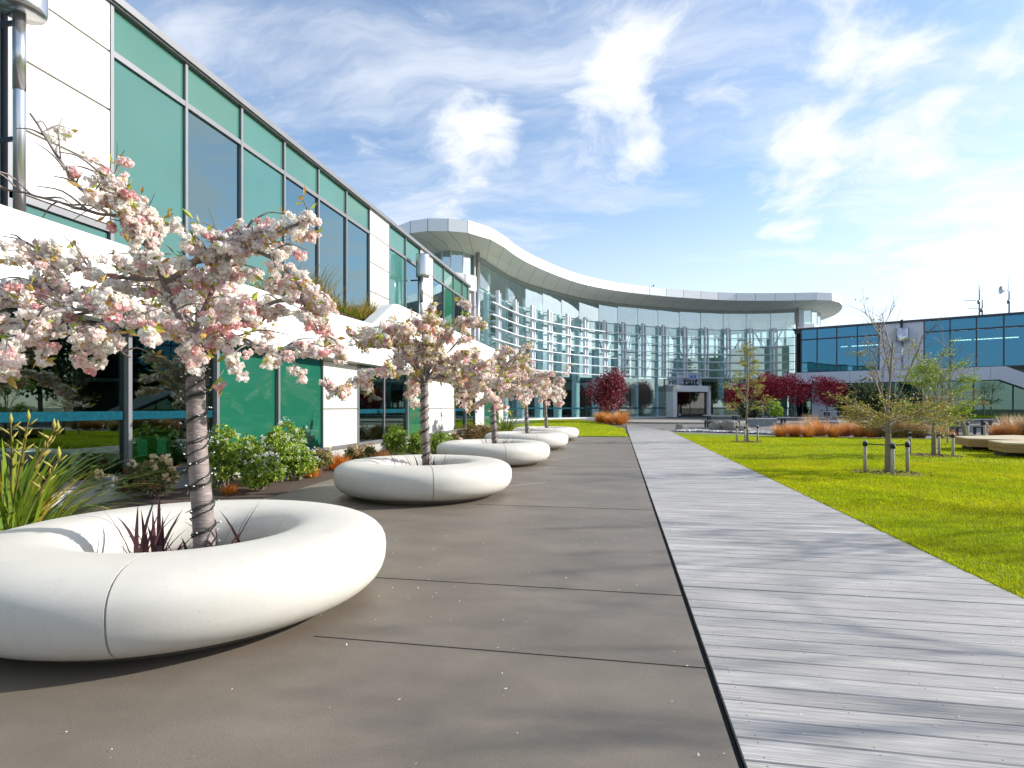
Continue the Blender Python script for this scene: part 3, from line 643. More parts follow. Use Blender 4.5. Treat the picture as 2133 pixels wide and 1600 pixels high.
def joined(lst,ns): 
    out=[]
    for i,(l,k) in enumerate(zip(lst,ns)):
        r=smooth_pl(l,k+1); out.append(r if i==0 else r[1:])
    return np.concatenate(out)
NS=(8,22,9); OUT=joined((oA,oB,oC),NS); INN=joined((iA,iB,iC),NS)
ZT=12.55; ZO=11.8
M_soff=mat('soffit_panels',(.86,.86,.83),rough=.55,var=.03); M_fasc=mat('roof_fascia_panels',(.80,.81,.84),rough=.4,var=.03)
M_seamd=mat('panel_seam',(.18,.18,.19),rough=.9)
def quadpanel(b,a,c,g=.018,t=.0):
    """a,c : (bottom pt, top pt) columns ; shrink horizontally by g"""
    a=np.array(a,float); c=np.array(c,float); d=c-a; L=np.linalg.norm(d,axis=1,keepdims=True); d/=L; a2=a+d*g; c2=c-d*g
    b.add([a2[0],c2[0],c2[1],a2[1]],[(0,1,2,3)])
b=MB(); bs=MB(); sb=MB(); ss=MB()
for i in range(len(OUT)-1):
    p,q=OUT[i],OUT[i+1]; nrm=np.array([q[1]-p[1],-(q[0]-p[0])]); nrm/=np.linalg.norm(nrm)
    quadpanel(b,[(p[0],p[1],ZO),(p[0],p[1],ZT)],[(q[0],q[1],ZO),(q[0],q[1],ZT)])
    bs.add([(p[0]-nrm[0]*.02,p[1]-nrm[1]*.02,ZO+.02),(q[0]-nrm[0]*.02,q[1]-nrm[1]*.02,ZO+.02),(q[0]-nrm[0]*.02,q[1]-nrm[1]*.02,ZT-.02),(p[0]-nrm[0]*.02,p[1]-nrm[1]*.02,ZT-.02)],[(0,1,2,3)])
    u,v=INN[i],INN[i+1]; f=.62
    m1=p+(u-p)*f; m2=q+(v-q)*f; zm=ZO-.12
    quadpanel(sb,[(p[0],p[1],ZO),(m1[0],m1[1],zm)],[(q[0],q[1],ZO),(m2[0],m2[1],zm)],.014)
    quadpanel(sb,[(m1[0],m1[1],zm-.0),(u[0],u[1],ZC)],[(m2[0],m2[1],zm-.0),(v[0],v[1],ZC)],.014)
    ss.add([(p[0],p[1],ZO+.02),(m1[0],m1[1],zm+.02),(u[0],u[1],ZC+.02),(v[0],v[1],ZC+.02),(m2[0],m2[1],zm+.02),(q[0],q[1],ZO+.02)],[(0,1,4,5),(1,2,3,4)])
b.build('roof_fascia',M_fasc,AT,OA); sb.build('soffit',M_soff,AT,OA); bs.build('fascia_seam',M_seamd,AT,OA); ss.build('soffit_seam',M_seamd,AT,OA)
BK=[XY(1085,62),XY(1150,71),XY(1230,75),XY(1330,77),XY(1430,77.5),XY(1530,76),XY(1640,72)]   # rear glass wall line
top=[tuple(x) for x in OUT]+[(OUT[-1][0]-2,OUT[-1][1]+6),(18,82),(5,84),(-8,76),(-18,60),(-19,48)]
b=MB(); b.add([(x,y,ZT) for x,y in top],[tuple(range(len(top)))]); b.build('roof_sheet',M_ribbon,AT,OA)
b=MB(); cl=[tuple(x) for x in INN]+[(BK[-1][0]+1,BK[-1][1]+1)]+[(x,y+.4) for x,y in BK[::-1]]+[(-15,58)]
b.add([(x,y,ZC+.03) for x,y in cl],[tuple(range(len(cl)))[::-1]]); b.build('ceiling',mat('atrium_ceiling',(.80,.84,.82),rough=.7),AT,OA)
# roof lights (low domes) and weather mast on roof
b=MB(); c=XY(1508,63); 
k=24
dome=MB(); dome.lathe([(4.4,ZT),(4.3,ZT+.35),(3.,ZT+.62),(0,ZT+.72)],(c[0],c[1],0),32); c2=XY(1372,62); dome.lathe([(1.6,ZT),(1.6,ZT+.5),(0,ZT+.55)],(c2[0],c2[1],0),20); dome.build('roof_light',M_ribbon,AT,OA)
x,y=XY(1357,56.5); t=thing('weather_mast',(x,y,ZT),'tiny dark weather instrument standing on the edge of the white curved roof','instrument')
b=MB(); b.tube([(x,y,ZT),(x,y,ZT+.75)],.035,6); b.tube([(x-.2,y,ZT+.55),(x+.2,y,ZT+.6)],.03,6); b.build('pole',M_dalu,t,(x,y,ZT))
b=MB(); b.lathe([(0,ZT+.72),(.09,ZT+.74),(.07,ZT+.86),(0,ZT+.9)],(x+.2,y,0),8); b.build('sensor_cup',M_dalu,t,(x,y,ZT))
# main glass
PJ=[1000,1021,1058,1094,1130,1169,1206,1247,1286,1328,1370,1415,1459,1506,1554,1605,1655]
G_main=glass('atrium_glass',(.80,.92,.92),.20,(.92,1,1),wave=.02); G_top=glass('atrium_top_glass',(.70,.80,.79),.30,(.95,.98,1),wave=.05); M_col=mat('atrium_column',(.62,.72,.74),rough=.45,var=.04)
def wallquad(b,p,q,z0,z1): b.add([(p[0],p[1],z0),(q[0],q[1],z0),(q[0],q[1],z1),(p[0],p[1],z1)],[(0,1,2,3)])
Zf=.33; ZTR=9.35
def slab(b,p,q,z0,z1,t0,t1):
    p=np.array(p);q=np.array(q); d=q-p; d=d/np.linalg.norm(d); nn=np.array([d[1],-d[0]])
    if np.dot(nn,-p)<0: nn=-nn
    b.hexa([tuple(p+nn*t0),tuple(q+nn*t0),tuple(q+nn*t1),tuple(p+nn*t1)],z0,z1)
for i in range(len(PJ)-1):
    p,q=gxy(PJ[i]),gxy(PJ[i+1]); p1=np.array(p); q1=np.array(q); e=(q1-p1)/np.linalg.norm(q1-p1)*.03
    ent=PJ[i] in (1370,1415,1459)
    z0=Zf
    b=MB(); slab(b,p1+e,q1-e,z0,ZTR-.04,-.01,.01); b.build('curtain_pane',G_main,AT,OA)
    b=MB(); slab(b,p1+e,q1-e,ZTR+.05,ZC-.28,.0,.02); b.build('upper_pane',G_top,AT,OA)
    b=MB(); slab(b,p1+e,q1-e,1.14,1.26,.012,.016); b.build('blue_glass_stripe',M_stripe,AT,OA)
b=MB()
for i in range(len(PJ)-1):
    p,q=gxy(PJ[i]),gxy(PJ[i+1]); slab(b,p,q,.20,.34,-.1,.14); 
b.build('white_sill',M_ribbon,AT,OA)
b=MB(); 
for i in range(len(PJ)-1): p,q=gxy(PJ[i]),gxy(PJ[i+1]); slab(b,p,q,ZC-.30,ZC,-.15,.05)
b.build('head_beam',mat('head_beam_dark',(.28,.33,.32),rough=.5),AT,OA)
b=MB()
for i in range(len(PJ)-1): p,q=gxy(PJ[i]),gxy(PJ[i+1]); slab(b,p,q,ZTR-.06,ZTR+.06,-.35,-.15)
b.build('transom_beam',M_col,AT,OA)
# interior wide columns at the joints, posts in front and louvres
for i,px in enumerate(PJ[1:-1]):
    p=np.array(gxy(px)); q=np.array(gxy(px+4)); d=(q-p)/np.linalg.norm(q-p); nn=np.array([d[1],-d[0]]); 
    if np.dot(nn,-p)<0: nn=-nn
    f=Fr(p,d,nn)
    b=MB(); f.box(b,-.30,.16,-.62,-.06,.3,ZC+.02); b.build('column',M_col,AT,OA)
    b=MB(); f.box(b,.16,.30,.35,.60,4.25,9.55); f.box(b,.52,.62,.35,.60,4.25,9.40)
    for z in (5.2,7.4,9.1): f.box(b,.22,.56,.0,.42,z,z+.08); f.box(b,.30,.52,.44,.52,z+.3,z+.42)
    b.build('louvre_post',M_walu,AT,OA)
LZ=[8.42,7.60,6.78,5.96,5.14,4.32]
lp=[(np.array(gxy(px,.0))) for px in np.linspace(1003,1652,48)]
lp=resample(np.array(lp),60); T=np.gradient(lp,axis=0); T/=np.linalg.norm(T,axis=1)[:,None]; NN=np.stack([T[:,1],-T[:,0]],1); NN*=np.sign(np.sum(-lp*NN,1))[:,None]
for j,z in enumerate(LZ):
    e=len(lp)-(0 if j<5 else 6); b=MB(); a=lp[:e]+NN[:e]*.62; c=lp[:e]+NN[:e]*.84; k=len(a)
    V=[(*p,z-.03) for p in a]+[(*p,z-.045) for p in c]+[(*p,z+.03) for p in c]+[(*p,z+.05) for p in a]
    Q=[]
    for i in range(k-1):
        for r in range(4): Q.append((r*k+i,r*k+i+1,((r+1)%4)*k+i+1,((r+1)%4)*k+i))
    b.add(V,Q); b.add([V[0],V[k],V[2*k],V[3*k]],[(0,1,2,3)]); b.add([V[k-1],V[2*k-1],V[3*k-1],V[4*k-1]],[(0,1,2,3)])
    b.build('sun_louvre',M_walu,AT,OA)
p=np.array(gxy(1653)); 
b=MB(); b.box(p[0]-.1,p[0]+.1,p[1]-1.,p[1]-.8,4.2,9.0); b.build('louvre_post',M_walu,AT,OA)
# end columns / pipes
x,y=gxy(994); b=MB(); b.tube([(x+.12,y-.35,.3),(x+.12,y-.35,11.55)],.15,14); b.build('round_column',M_steel,AT,OA)
b=MB(); b.box(x-.75,x-.12,y-.2,y+.5,.3,11.5); b.build('white_pier',M_ribbon,AT,OA)
x,y=gxy(1660); b=MB(); b.tube([(x-.1,y-.4,.3),(x-.1,y-.4,11.5)],.14,12); b.build('round_column',M_steel,AT,OA)
b=MB(); b.box(x+.2,x+.8,y-.5,y+.3,.3,9.3); b.box(x+.12,x+.6,y-.25,y+.2,9.3,11.45); b.build('white_pier',M_panelg,AT,OA)
# lookout drums left and right
def drum(pts,zg,zb,mband,zw):
    for i in range(len(pts)-1):
        p,q=np.array(pts[i]),np.array(pts[i+1]); b=MB(); slab(b,p,q,zg,ZC,-.01,.02); b.build('drum_glass',G_top,AT,OA)
    b=MB()
    for i in range(len(pts)-1):
        slab(b,pts[i],pts[i+1],zb,zg,-.5,.28)
    b.build('drum_band',mband,AT,OA)
    b=MB()
    for i in range(len(pts)-1): slab(b,pts[i],pts[i+1],zw,zb,-.5,.02)
    b.build('drum_wall',M_panelg,AT,OA)
    b=MB()
    for p in pts[1:-1]: b.tube([(p[0],p[1],zg),(p[0],p[1],ZC)],.05,6)
    b.build('drum_mullion',M_walu,AT,OA)
DL=[tuple(I0+np.array([-1.3,3.6])),tuple(I0+np.array([-.9,1.4]))]+[XY(p,(ZC-CZ)*F/(HZ-y)) for p,y in GLp[:5]]
drum(DL,9.95,8.95,M_ribbon,.2)
DR=[XY(p,(ZC-CZ)*F/(HZ-y)) for p,y in [(1668,645.3),(1690,646.5),(1702,649.5),(1709,655)]]+[(gxy(1709)[0]+.3,gxy(1709)[1]+4)]
drum(DR,9.9,8.9,M_panelg,8.7)
# interior : floor, mezzanine, rear curtain wall, trees of struts, ceiling discs
b=MB(); fl_=[tuple(x) for x in INN]+[(BK[-1][0]+2,BK[-1][1]+5),(0,84),(-10,76),(-15,58)]
b.add([(x,y,.29) for x,y in fl_],[tuple(range(len(fl_)))]); b.build('atrium_floor',mat('atrium_floor_tile',(.34,.38,.37),rough=.35),AT,OA)
M_deep=mat('atrium_inner_wall',(.50,.58,.56),rough=.8,var=.1,scale=.4); M_wood=mat('timber_slats',(.07,.045,.025),rough=.7,var=.3,scale=3,stretch=(4,4,.2))
b=MB(); q=[XY(1130,62),XY(1380,67),XY(1650,66),XY(1650,71),XY(1380,76.5),XY(1120,72)]; b.prism(q,4.25,4.60); b.build('mezzanine',M_deep,AT,OA)
b=MB()
for i in range(len(BK)-1): slab(b,BK[i],BK[i+1],.3,5.0,-.3,0)
slab(b,XY(1520,75.5),XY(1645,71),5.,9.0,-.3,.2); slab(b,XY(1395,76.9),XY(1520,75.8),5.,7.9,-.2,.2)
slab(b,XY(1070,55),XY(1100,64),.3,11.4,-.2,.2); slab(b,(-15,58),XY(1085,62),.3,11.4,-.2,.2)
slab(b,gxy(1655),XY(1645,72),.3,4.4,-.1,.1)
b.build('inner_wall',M_deep,AT,OA)
b=MB()
for p0,p1 in ((1196,1235),(1240,1290),(1475,1560)): slab(b,XY(p0,69),XY(p1,69.5),.3,3.9,-.2,.2)
b.build('reception_wall',mat('reception_wall_pale',(.42,.46,.45),rough=.8),AT,OA)
b=MB(); 
for i in range(22): p=XY(1150+i*3.2,61+.02*i); b.box(p[0]-.03,p[0]+.05,p[1],p[1]+.2,.3,4.2)
for i in range(28): p=XY(1440+i*5.,66.+.02*i); b.box(p[0]-.09,p[0]+.09,p[1],p[1]+.2,.3,4.2)
b.build('timber_screen',M_wood,AT,OA)
b=MB(); slab(b,XY(1158,60),XY(1188,62),.3,3.,-.3,.3); slab(b,XY(1398,64.5),XY(1455,65),.3,4.2,-.1,.1); b.build('dark_counter',M_wood,AT,OA)
b=MB()
for i in range(len(BK)-1):
    slab(b,BK[i],BK[i+1],8.2,8.4,-.1,.1); slab(b,BK[i],BK[i+1],11.0,11.4,-.2,.2)
for px in np.linspace(1100,1635,12):
    i=int(np.searchsorted([1085,1150,1230,1330,1430,1530,1640],px))-1; a,c=BK[i],BK[i+1]; xs=[1085,1150,1230,1330,1430,1530,1640]; f=(px-xs[i])/(xs[i+1]-xs[i]); x=a[0]+(c[0]-a[0])*f; y=a[1]+(c[1]-a[1])*f
    b.box(x-.10,x+.10,y-.3,y+.1,4.6,11.4)
b.build('rear_mullion',M_col,AT,OA)
for px,d,R0 in ((1190,64,2.3),(1262,67,2.3),(1308,66,2.6),(1425,68,2.6),(1520,65,3.),(1600,66,2.4)):
    x,y=XY(px,d); b=MB(); b.tube([(x,y,.3),(x,y,6.0),(x,y,7.3)],[.22,.20,.16],10)
    for a in np.linspace(0,2*math.pi,6,endpoint=False)+.3: b.tube([(x,y,7.1),(x+R0*math.cos(a),y+R0*math.sin(a),11.35)],[.08,.06],6)
    b.build('branching_column',mat('strut_steel',(.30,.36,.36),rough=.4),AT,OA)
    b=MB(); b.lathe([(0,11.22),(R0+.4,11.30),(R0+.5,11.4)],(x,y,0),32); b.build('ceiling_disc',mat('ceiling_disc_white',(.85,.86,.82),rough=.5),AT,OA)
# cross bracing rods behind the glass
b=MB()
for p0,p1 in ((1345,1372),(1290,1310),(1100,1130)):
    for s in (0,1):
        a=XY(p0 if s else p1,gd(p0)+5); c=XY(p1 if s else p0,gd(p0)+5); b.tube([(*a,4.8),(*c,9.)],.035,5)
b.tube([(*XY(1003,gd(1003)+2),.4),(*XY(1120,gd(1120)+1.5),5.)],.06,6)
b.build('bracing_rod',M_alu,AT,OA)
# entrance portal and sliding door
ep=np.array(gxy(1387)); eq=np.array(gxy(1464)); d=(eq-ep)/np.linalg.norm(eq-ep); nn=np.array([d[1],-d[0]]); nn*=np.sign(np.dot(nn,-ep)); fe=Fr(ep,d,nn); W_=float(np.linalg.norm(eq-ep))
OE=(*fe.xy(W_/2,1.),.3)
b=MB(); fe.box(b,0,.45,.05,1.3,.3,3.45); fe.box(b,W_-.25,W_,.05,1.3,.3,3.45); fe.box(b,.0,W_,.05,1.3,2.85,3.449+.003); b.build('door_portal',M_ribbon,AT,OA)
b=MB(); fe.box(b,.45,W_-.25,.9,.96,.33,.41); fe.box(b,.45,W_-.25,.9,.96,2.75,2.849)
for s in (.45,W_*.5-.03,W_-.31): fe.box(b,s,s+.06,.9,.96,.41,2.75)
b.build('door_frame',M_dalu,AT,OA)
G_door=glass('door_glass',(.35,.38,.34),.12)
for a,c in ((.52,W_*.5-.04),(W_*.5+.04,W_-.32)): 
    b=MB(); fe.box(b,a,c,.92,.93,.42,2.74); b.build('sliding_door',G_door,AT,OA)
b=MB(); fe.box(b,.9,1.1,.935,.95,.45,.6); b.build('door_plate',M_walu,AT,OA)
b=MB()
for s in (0,1.05,2.1,W_-.62,): fe.box(b,s,s+.12,.3,.42,3.455,4.85)
for z in (3.46,4.1,4.75): fe.box(b,.0,W_-.5,.43,.5,z,z+.12)
b.build('sign_frame',M_panelg,AT,OA)
b=MB(); fe.box(b,1.17,W_-.62,.2,.25,3.7,4.7); b.build('sign_backing_glass',mat('sign_back',(.55,.60,.70),rough=.3),AT,OA)
# lettering
SG=thing('entrance_sign',(*fe.xy(W_*.5,.9),3.46),'dark lower case letters with two blue drops standing on the entrance portal','sign')
cu=bpy.data.curves.new('t','FONT'); cu.body='ta\u0131t'; cu.size=1.42; cu.extrude=.05; cu.offset=.018; cu.space_character=1.06
to=bpy.data.objects.new('t',cu); COL.objects.link(to); dg=bpy.context.evaluated_depsgraph_get(); dg.update(); me=bpy.data.meshes.new_from_object(to.evaluated_get(dg)); bpy.data.objects.remove(to)
vv=np.array([v.co[:] for v in me.vertices]); xm,xM=vv[:,0].min(),vv[:,0].max(); sc=(1445-1409)/1185*57.5/(xM-xm)
off=fe.at(1409)[0]
lo=bpy.data.objects.new('lettering',me); me.materials.clear(); me.materials.append(mat('sign_black',(.012,.014,.02),rough=.4)); COL.objects.link(lo); lo.parent=SG
for v in me.vertices:
    x,y,z=v.co; q=fe.xy(off+(x-xm)*sc+.05,1.12+z); v.co=(q[0]-SG.location.x,q[1]-SG.location.y,3.455+y*sc*1.02-SG.location.z)
b=MB(); M_blue=mat('sign_blue',(.03,.14,.60),rough=.35)
for s in (-.21,.19):
    cx=off+.05+(xM-xm)*sc*.66+s; pts=[]; k=14
    prof=[(cx+.15*math.sin(a)*(1 if math.cos(a)>0 else 1.), 4.40+.12*math.cos(a)) for a in np.linspace(-1.9,1.9,12)]+[(cx,4.20)]
    for o0,o1 in ((1.08,1.16),):
        V=[(*fe.xy(s_,o0),z) for s_,z in prof]+[(*fe.xy(s_,o1),z) for s_,z in prof]; kk=len(prof)
        b.add(V,[tuple(range(kk-1,-1,-1)),tuple(range(kk,2*kk))]+[(i,(i+1)%kk,(i+1)%kk+kk,i+kk) for i in range(kk)])
b.build('blue_drop',M_blue,SG,SG.location)
# tall vase inside the door
v=fe.xy(W_*.42,-2.5); t=thing('vase',(*v,.3),'tall pale vase standing just inside the entrance door','vase'); b=MB(); b.lathe([(0,.3),(.22,.3),(.35,1.2),(.3,1.5),(.0,1.5)],(v[0],v[1],0),16); b.build('vase_body',M_walu,t,t.location)
b=MB(); n_=60; base=np.tile([v[0],v[1],1.45],(n_,1)); leaves(b,base+R.normal(size=(n_,3))*[.25,.25,.5]+[0,0,.6],rdir(n_),.3,.08,(.2,.3,.1)); b.tube([(v[0],v[1],1.4),(v[0],v[1],2.3)],.03,5,col=(.2,.2,.1)); b.build('branches',M_blade,t,t.location)
# ================================================================ trees
M_bark=mat('cherry_bark',(.25,.205,.19),rough=.6,var=.55,scale=5,bump=.6,bscale=16,stretch=(1,1,4.5),spec=.4)
M_twig=mat('grey_bark',(.22,.18,.14),rough=.85,var=.3,scale=9,bump=.3,bscale=40)
M_bloss=mat('blossom_petals',(1,1,1),attr=True,rough=.7,var=.03,trans=.50,spec=.1)
M_leaf=mat('leaf_mix',(1,1,1),attr=True,rough=.5,var=.12,trans=.3,spec=.4)
WHITE=np.array([.97,.93,.87]); PINK=np.array([.93,.68,.66]); DEEP=np.array([.86,.47,.48])
def along(pts,u):
    d=np.r_[0,np.cumsum(np.linalg.norm(np.diff(pts,axis=0),axis=1))]; d/=d[-1]
    return np.array([np.interp(u,d,pts[:,i]) for i in range(pts.shape[1])])
def cherry(limbs,trunk,top,seed,flower_r,dens,petals,label,ntw=9,leafn=1.,org=(0,0,0),twl=.5,rt=.063):
    """limbs: list of world polylines; each gets side twigs carrying pompoms"""
    global R; R=np.random.default_rng(seed)
    T=thing('cherry_tree',org,label,'tree','blossoming cherry trees in the ring planters')
    tb=MB(); n=len(trunk); tp=spline(trunk,22); u=np.linspace(0,1,22); tb.tube(tp,rt*(1.12-.28*u+.35*np.exp(-u*14)+.18*np.exp(-((u-1)/.05)**2)),14)
    cl=[]; nrm=[]; lb=MB(); lv=[];ld=[]
    for (pl_,r0,bl) in limbs:
        q=spline(pl_,18); L=np.sum(np.linalg.norm(np.diff(q,axis=0),axis=1))
        q=q+np.cumsum(R.normal(size=q.shape),0)*.004*L; q[0]=pl_[0]
        lb.tube(q,np.linspace(r0,.004+r0*.15,18),8)
        m=max(3,int(ntw*L))
        for k in range(m):
            u=.18+.82*(k+R.random())/m; p=along(q,u); tg=along(q,min(1,u+.05))-along(q,u-.05); tg/=np.linalg.norm(tg)+1e-9
            d=unit(tg*.5+rdir(1)[0]*np.array([1,1,.55])*.95+np.array([0,0,.12])); ln=twl*R.uniform(.35,1.1)*(1.15-u*.5)
            e=p+d*ln; mid=(p+e)/2+np.array([0,0,.10*ln]); tip=e-np.array([0,0,.18*ln*R.random()])
            w=spline([p,mid,tip],7); lb.tube(w,np.linspace(.007,.0025,7)*(1 if flower_r<.03 else 1.),4,cap=False)
            if R.random()<bl:
                mm=max(2,int(ln*dens*1.5*R.uniform(.6,1.3)))
                for _ in range(mm):
                    v=.25+.75*R.random(); c=along(w,v)-np.array([0,0,.03+.04*R.random()]); cl.append(c)
                if R.random()<.75: lv.append(tip); ld.append(d)
            for _ in range(int(R.random()<.5)):
                dd=unit(d+rdir(1)[0]*.8); s=along(w,.6); e2=s+dd*ln*.5; lb.tube(limb(s,e2,0,.1,5),[.003,.003,.002,.002,.0015],3,cap=False)
        if bl>.3:
            for _ in range(int(L*dens*.9)): 
                cl.append(along(q,.3+.7*R.random())+R.normal(size=3)*.035)
    tb.build('trunk',M_bark,T,org); lb.build('branches',M_bark,T,org)
    cl=np.array(cl); tpz=np.array(top); hd=np.linalg.norm(cl[:,:2]-tpz[:2],axis=1); cl=cl[~((hd<.42)&(cl[:,2]<tpz[2]+.30-.35*hd))]; cl=cl[(cl[:,2]>tpz[2]-.30)|(R.random(len(cl))<.35)]; zc=np.median(cl[:,2]); K=len(cl)
    # each pompom : several frilly flowers on a small ball
    nf=7; rp=flower_r*1.9
    dd=rdir(K*nf)*np.array([1,1,.75]); cen=np.repeat(cl,nf,0)+dd*rp*R.uniform(.45,1.05,(K*nf,1))
    mixv=np.clip(R.normal(.19,.27,K)+(.12 if flower_r>.03 else .0),0,1); low=R.random(K)<.10
    colr=WHITE*(1-mixv[:,None])+PINK*mixv[:,None]; colr[low]=DEEP*.55+PINK*.45
    bb=MB(); puffs(bb,cen,flower_r*R.uniform(.8,1.2,K*nf),np.repeat(colr,nf,0),petals=petals,va=.06)
    bb.build('blossom',M_bloss,T,org)
    # bronze green young leaves at the twig ends and between flowers
    lv=np.array(lv); ld=np.array(ld); k=int(5*leafn)+1
    base=np.concatenate([np.repeat(lv,k,0), cl[R.integers(0,K,int(K*leafn*1.1))]]); 
    dr=unit(np.concatenate([np.repeat(ld,k,0),np.zeros((len(base)-len(lv)*k,3))])*.5+rdir(len(base))*.8+np.array([0,0,-.15]))
    cc=np.where(R.random(len(base))[:,None]<.55,np.array([[.40,.42,.05]]),np.array([[.50,.31,.08]]))
    g=MB(); leaves(g,base+rdir(len(base))*flower_r,dr,R.uniform(.04,.085,len(base))*(1 if flower_r<.03 else 1.5),R.uniform(.018,.034,len(base))*(1 if flower_r<.03 else 1.4),cc); g.build('young_leaves',M_leaf,T,org)
    return T
# nearest tree : limbs follow the real crown (plan depth in metres from the camera)
D0=3.75
pp=lambda px,py,d: P(px,py,d)
tr1=[(RC[0][0]+.07,RC[0][1]+.07,.12),P(427,1150,3.80),P(421,1050,3.80),P(412,950,3.80),P(409,850,3.81),P(406,770,3.80),P(404,722,3.80)]
top=P(404,722,3.80)
L1=[([top,P(372,660,3.78),P(345,600,3.74),P(320,535,3.7),P(290,480,3.65)],.034,.9),
 ([P(290,480,3.65),P(230,438,3.6),P(172,400,3.52),P(120,330,3.45),P(60,240,3.4)],.016,.22),
 ([P(250,450,3.6),P(200,440,3.55),P(130,420,3.5),P(60,400,3.45),P(-30,380,3.4)],.011,.25),
 ([P(345,600,3.74),P(300,500,3.6),P(240,420,3.5),P(200,360,3.45)],.014,.8),
 ([top,P(340,690,3.7),P(270,660,3.6),P(190,625,3.5),P(110,600,3.4),P(20,585,3.3)],.026,1),
 ([P(270,660,3.6),P(200,650,3.4),P(120,650,3.2),P(60,680,3.1),P(-20,740,3.0)],.014,.75),
 ([P(330,580,3.7),P(250,575,3.6),P(170,560,3.5),P(100,530,3.45),P(40,500,3.4)],.013,.75),
 ([top,P(430,690,3.85),P(480,670,3.9),P(530,640,3.95),P(600,610,3.95),P(690,620,3.9)],.026,1),
 ([top,P(418,660,3.7),P(440,600,3.65),P(470,540,3.6),P(500,490,3.55),P(520,460,3.5)],.020,1),
 ([P(345,590,3.74),P(400,555,3.7),P(450,530,3.65),P(520,525,3.6),P(580,545,3.6),P(640,600,3.6),P(690,620,3.6)],.020,.85),
 ([P(400,545,3.7),P(470,510,3.6),P(540,495,3.55),P(600,470,3.5),P(650,455,3.45)],.014,.85),
 ([top,P(450,712,3.8),P(510,712,3.75),P(570,735,3.7),P(620,730,3.65)],.016,.8),
 ([top,P(415,650,4.1),P(430,600,4.4),P(450,560,4.6),P(470,540,4.8)],.022,1),
 ([top,P(380,640,4.1),P(340,590,4.4),P(300,560,4.65)],.020,.9),
 ([top,P(380,690,3.5),P(350,670,3.2),P(310,640,2.95),P(270,620,2.8)],.018,.75),
 ([top,P(430,680,3.5),P(470,650,3.3),P(510,620,3.1)],.016,.7),
 ([P(230,640,3.55),P(215,680,3.5),P(250,730,3.5),P(270,745,3.5)],.009,1),
 ([P(320,535,3.7),P(330,500,3.7),P(310,440,3.7),P(250,395,3.65),P(190,350,3.6)],.012,.85),
 ([P(200,650,3.45),P(150,660,3.4),P(90,690,3.35),P(40,650,3.3)],.009,1),
 ([P(260,650,3.5),P(240,690,3.4),P(180,720,3.35),P(175,740,3.3)],.008,1),
 ([P(60,590,3.35),P(20,620,3.3),P(-30,640,3.25)],.01,1),
 ([P(560,730,3.7),P(590,745,3.65),P(600,755,3.6)],.008,1),
 ([P(160,560,3.5),P(110,555,3.45),P(60,600,3.4)],.008,1),
 ([P(600,600,3.9),P(640,640,3.9),P(665,690,3.9),P(700,710,4.)],.009,.9)]
cherry(L1,tr1,top,21,.0215,19,12,'nearest and largest cherry tree, white and pink double blossom, trunk wound with fairy lights',ntw=13,leafn=.5,org=(RC[0][0],RC[0][1],.17),twl=.36)
def gen_cherry(i,seed,spread,hh,label,lean=(0,0),nl=11,dens=22,fr_=.031,pet=9):
    rg=np.random.default_rng(seed); x,y=RC[i]; tp=np.array([x+lean[0],y+lean[1],1.66])
    trunk=[(x+.04,y+.02,.12),(x+.03,y,.6),(x+.5*lean[0],y,1.15),tuple(tp)]
    lim=[]
    for k in range(nl):
        a=2*math.pi*k/nl+rg.uniform(-.25,.25); s=spread*rg.uniform(.72,1.12); up=hh*rg.uniform(.15,1.) if k%3 else hh*rg.uniform(.8,1.1)
        dr=np.array([math.cos(a),math.sin(a),0.])
        if k%3==0: s*=.62
        p1=tp+dr*s*.25+np.array([0,0,up*.45]); p2=tp+dr*s*.6+np.array([0,0,up*.85]); p3=tp+dr*s+np.array([0,0,up*.9-.25*rg.random()])
        if k%3==1: p2[2]-=up*.5; p3[2]=tp[2]+rg.uniform(-.42,.05)
        lim.append(([tuple(tp),tuple(p1),tuple(p2),tuple(p3)],.024,1.))
    for k in range(3):
        a=rg.uniform(0,6.28); dr=np.array([math.cos(a),math.sin(a),0.]); lim.append(([tuple(tp+dr*.3+[0,0,.4]),tuple(tp+dr*.6+[0,0,hh*.8]),tuple(tp+dr*.8+[0,0,hh*1.25])],.008,.3))
    return cherry(lim,trunk,tp,seed,fr_,dens,pet,label,ntw=9,leafn=1.0,org=(x,y,.17),twl=.42,rt=.063)
gen_cherry(1,33,1.42,.95,'second cherry tree along the path, pale pink blossom with many bronze green leaves')
gen_cherry(2,47,1.2,.95,'third cherry tree along the path, crown touching the trees beside it',dens=20,pet=8)
gen_cherry(3,58,1.15,.95,'fourth cherry tree along the path, second farthest, pale blossom',nl=9,dens=16,fr_=.038,pet=7)
gen_cherry(4,64,1.15,.9,'farthest cherry tree in the planter row, nearly white blossom',nl=9,dens=15,fr_=.042,pet=7)
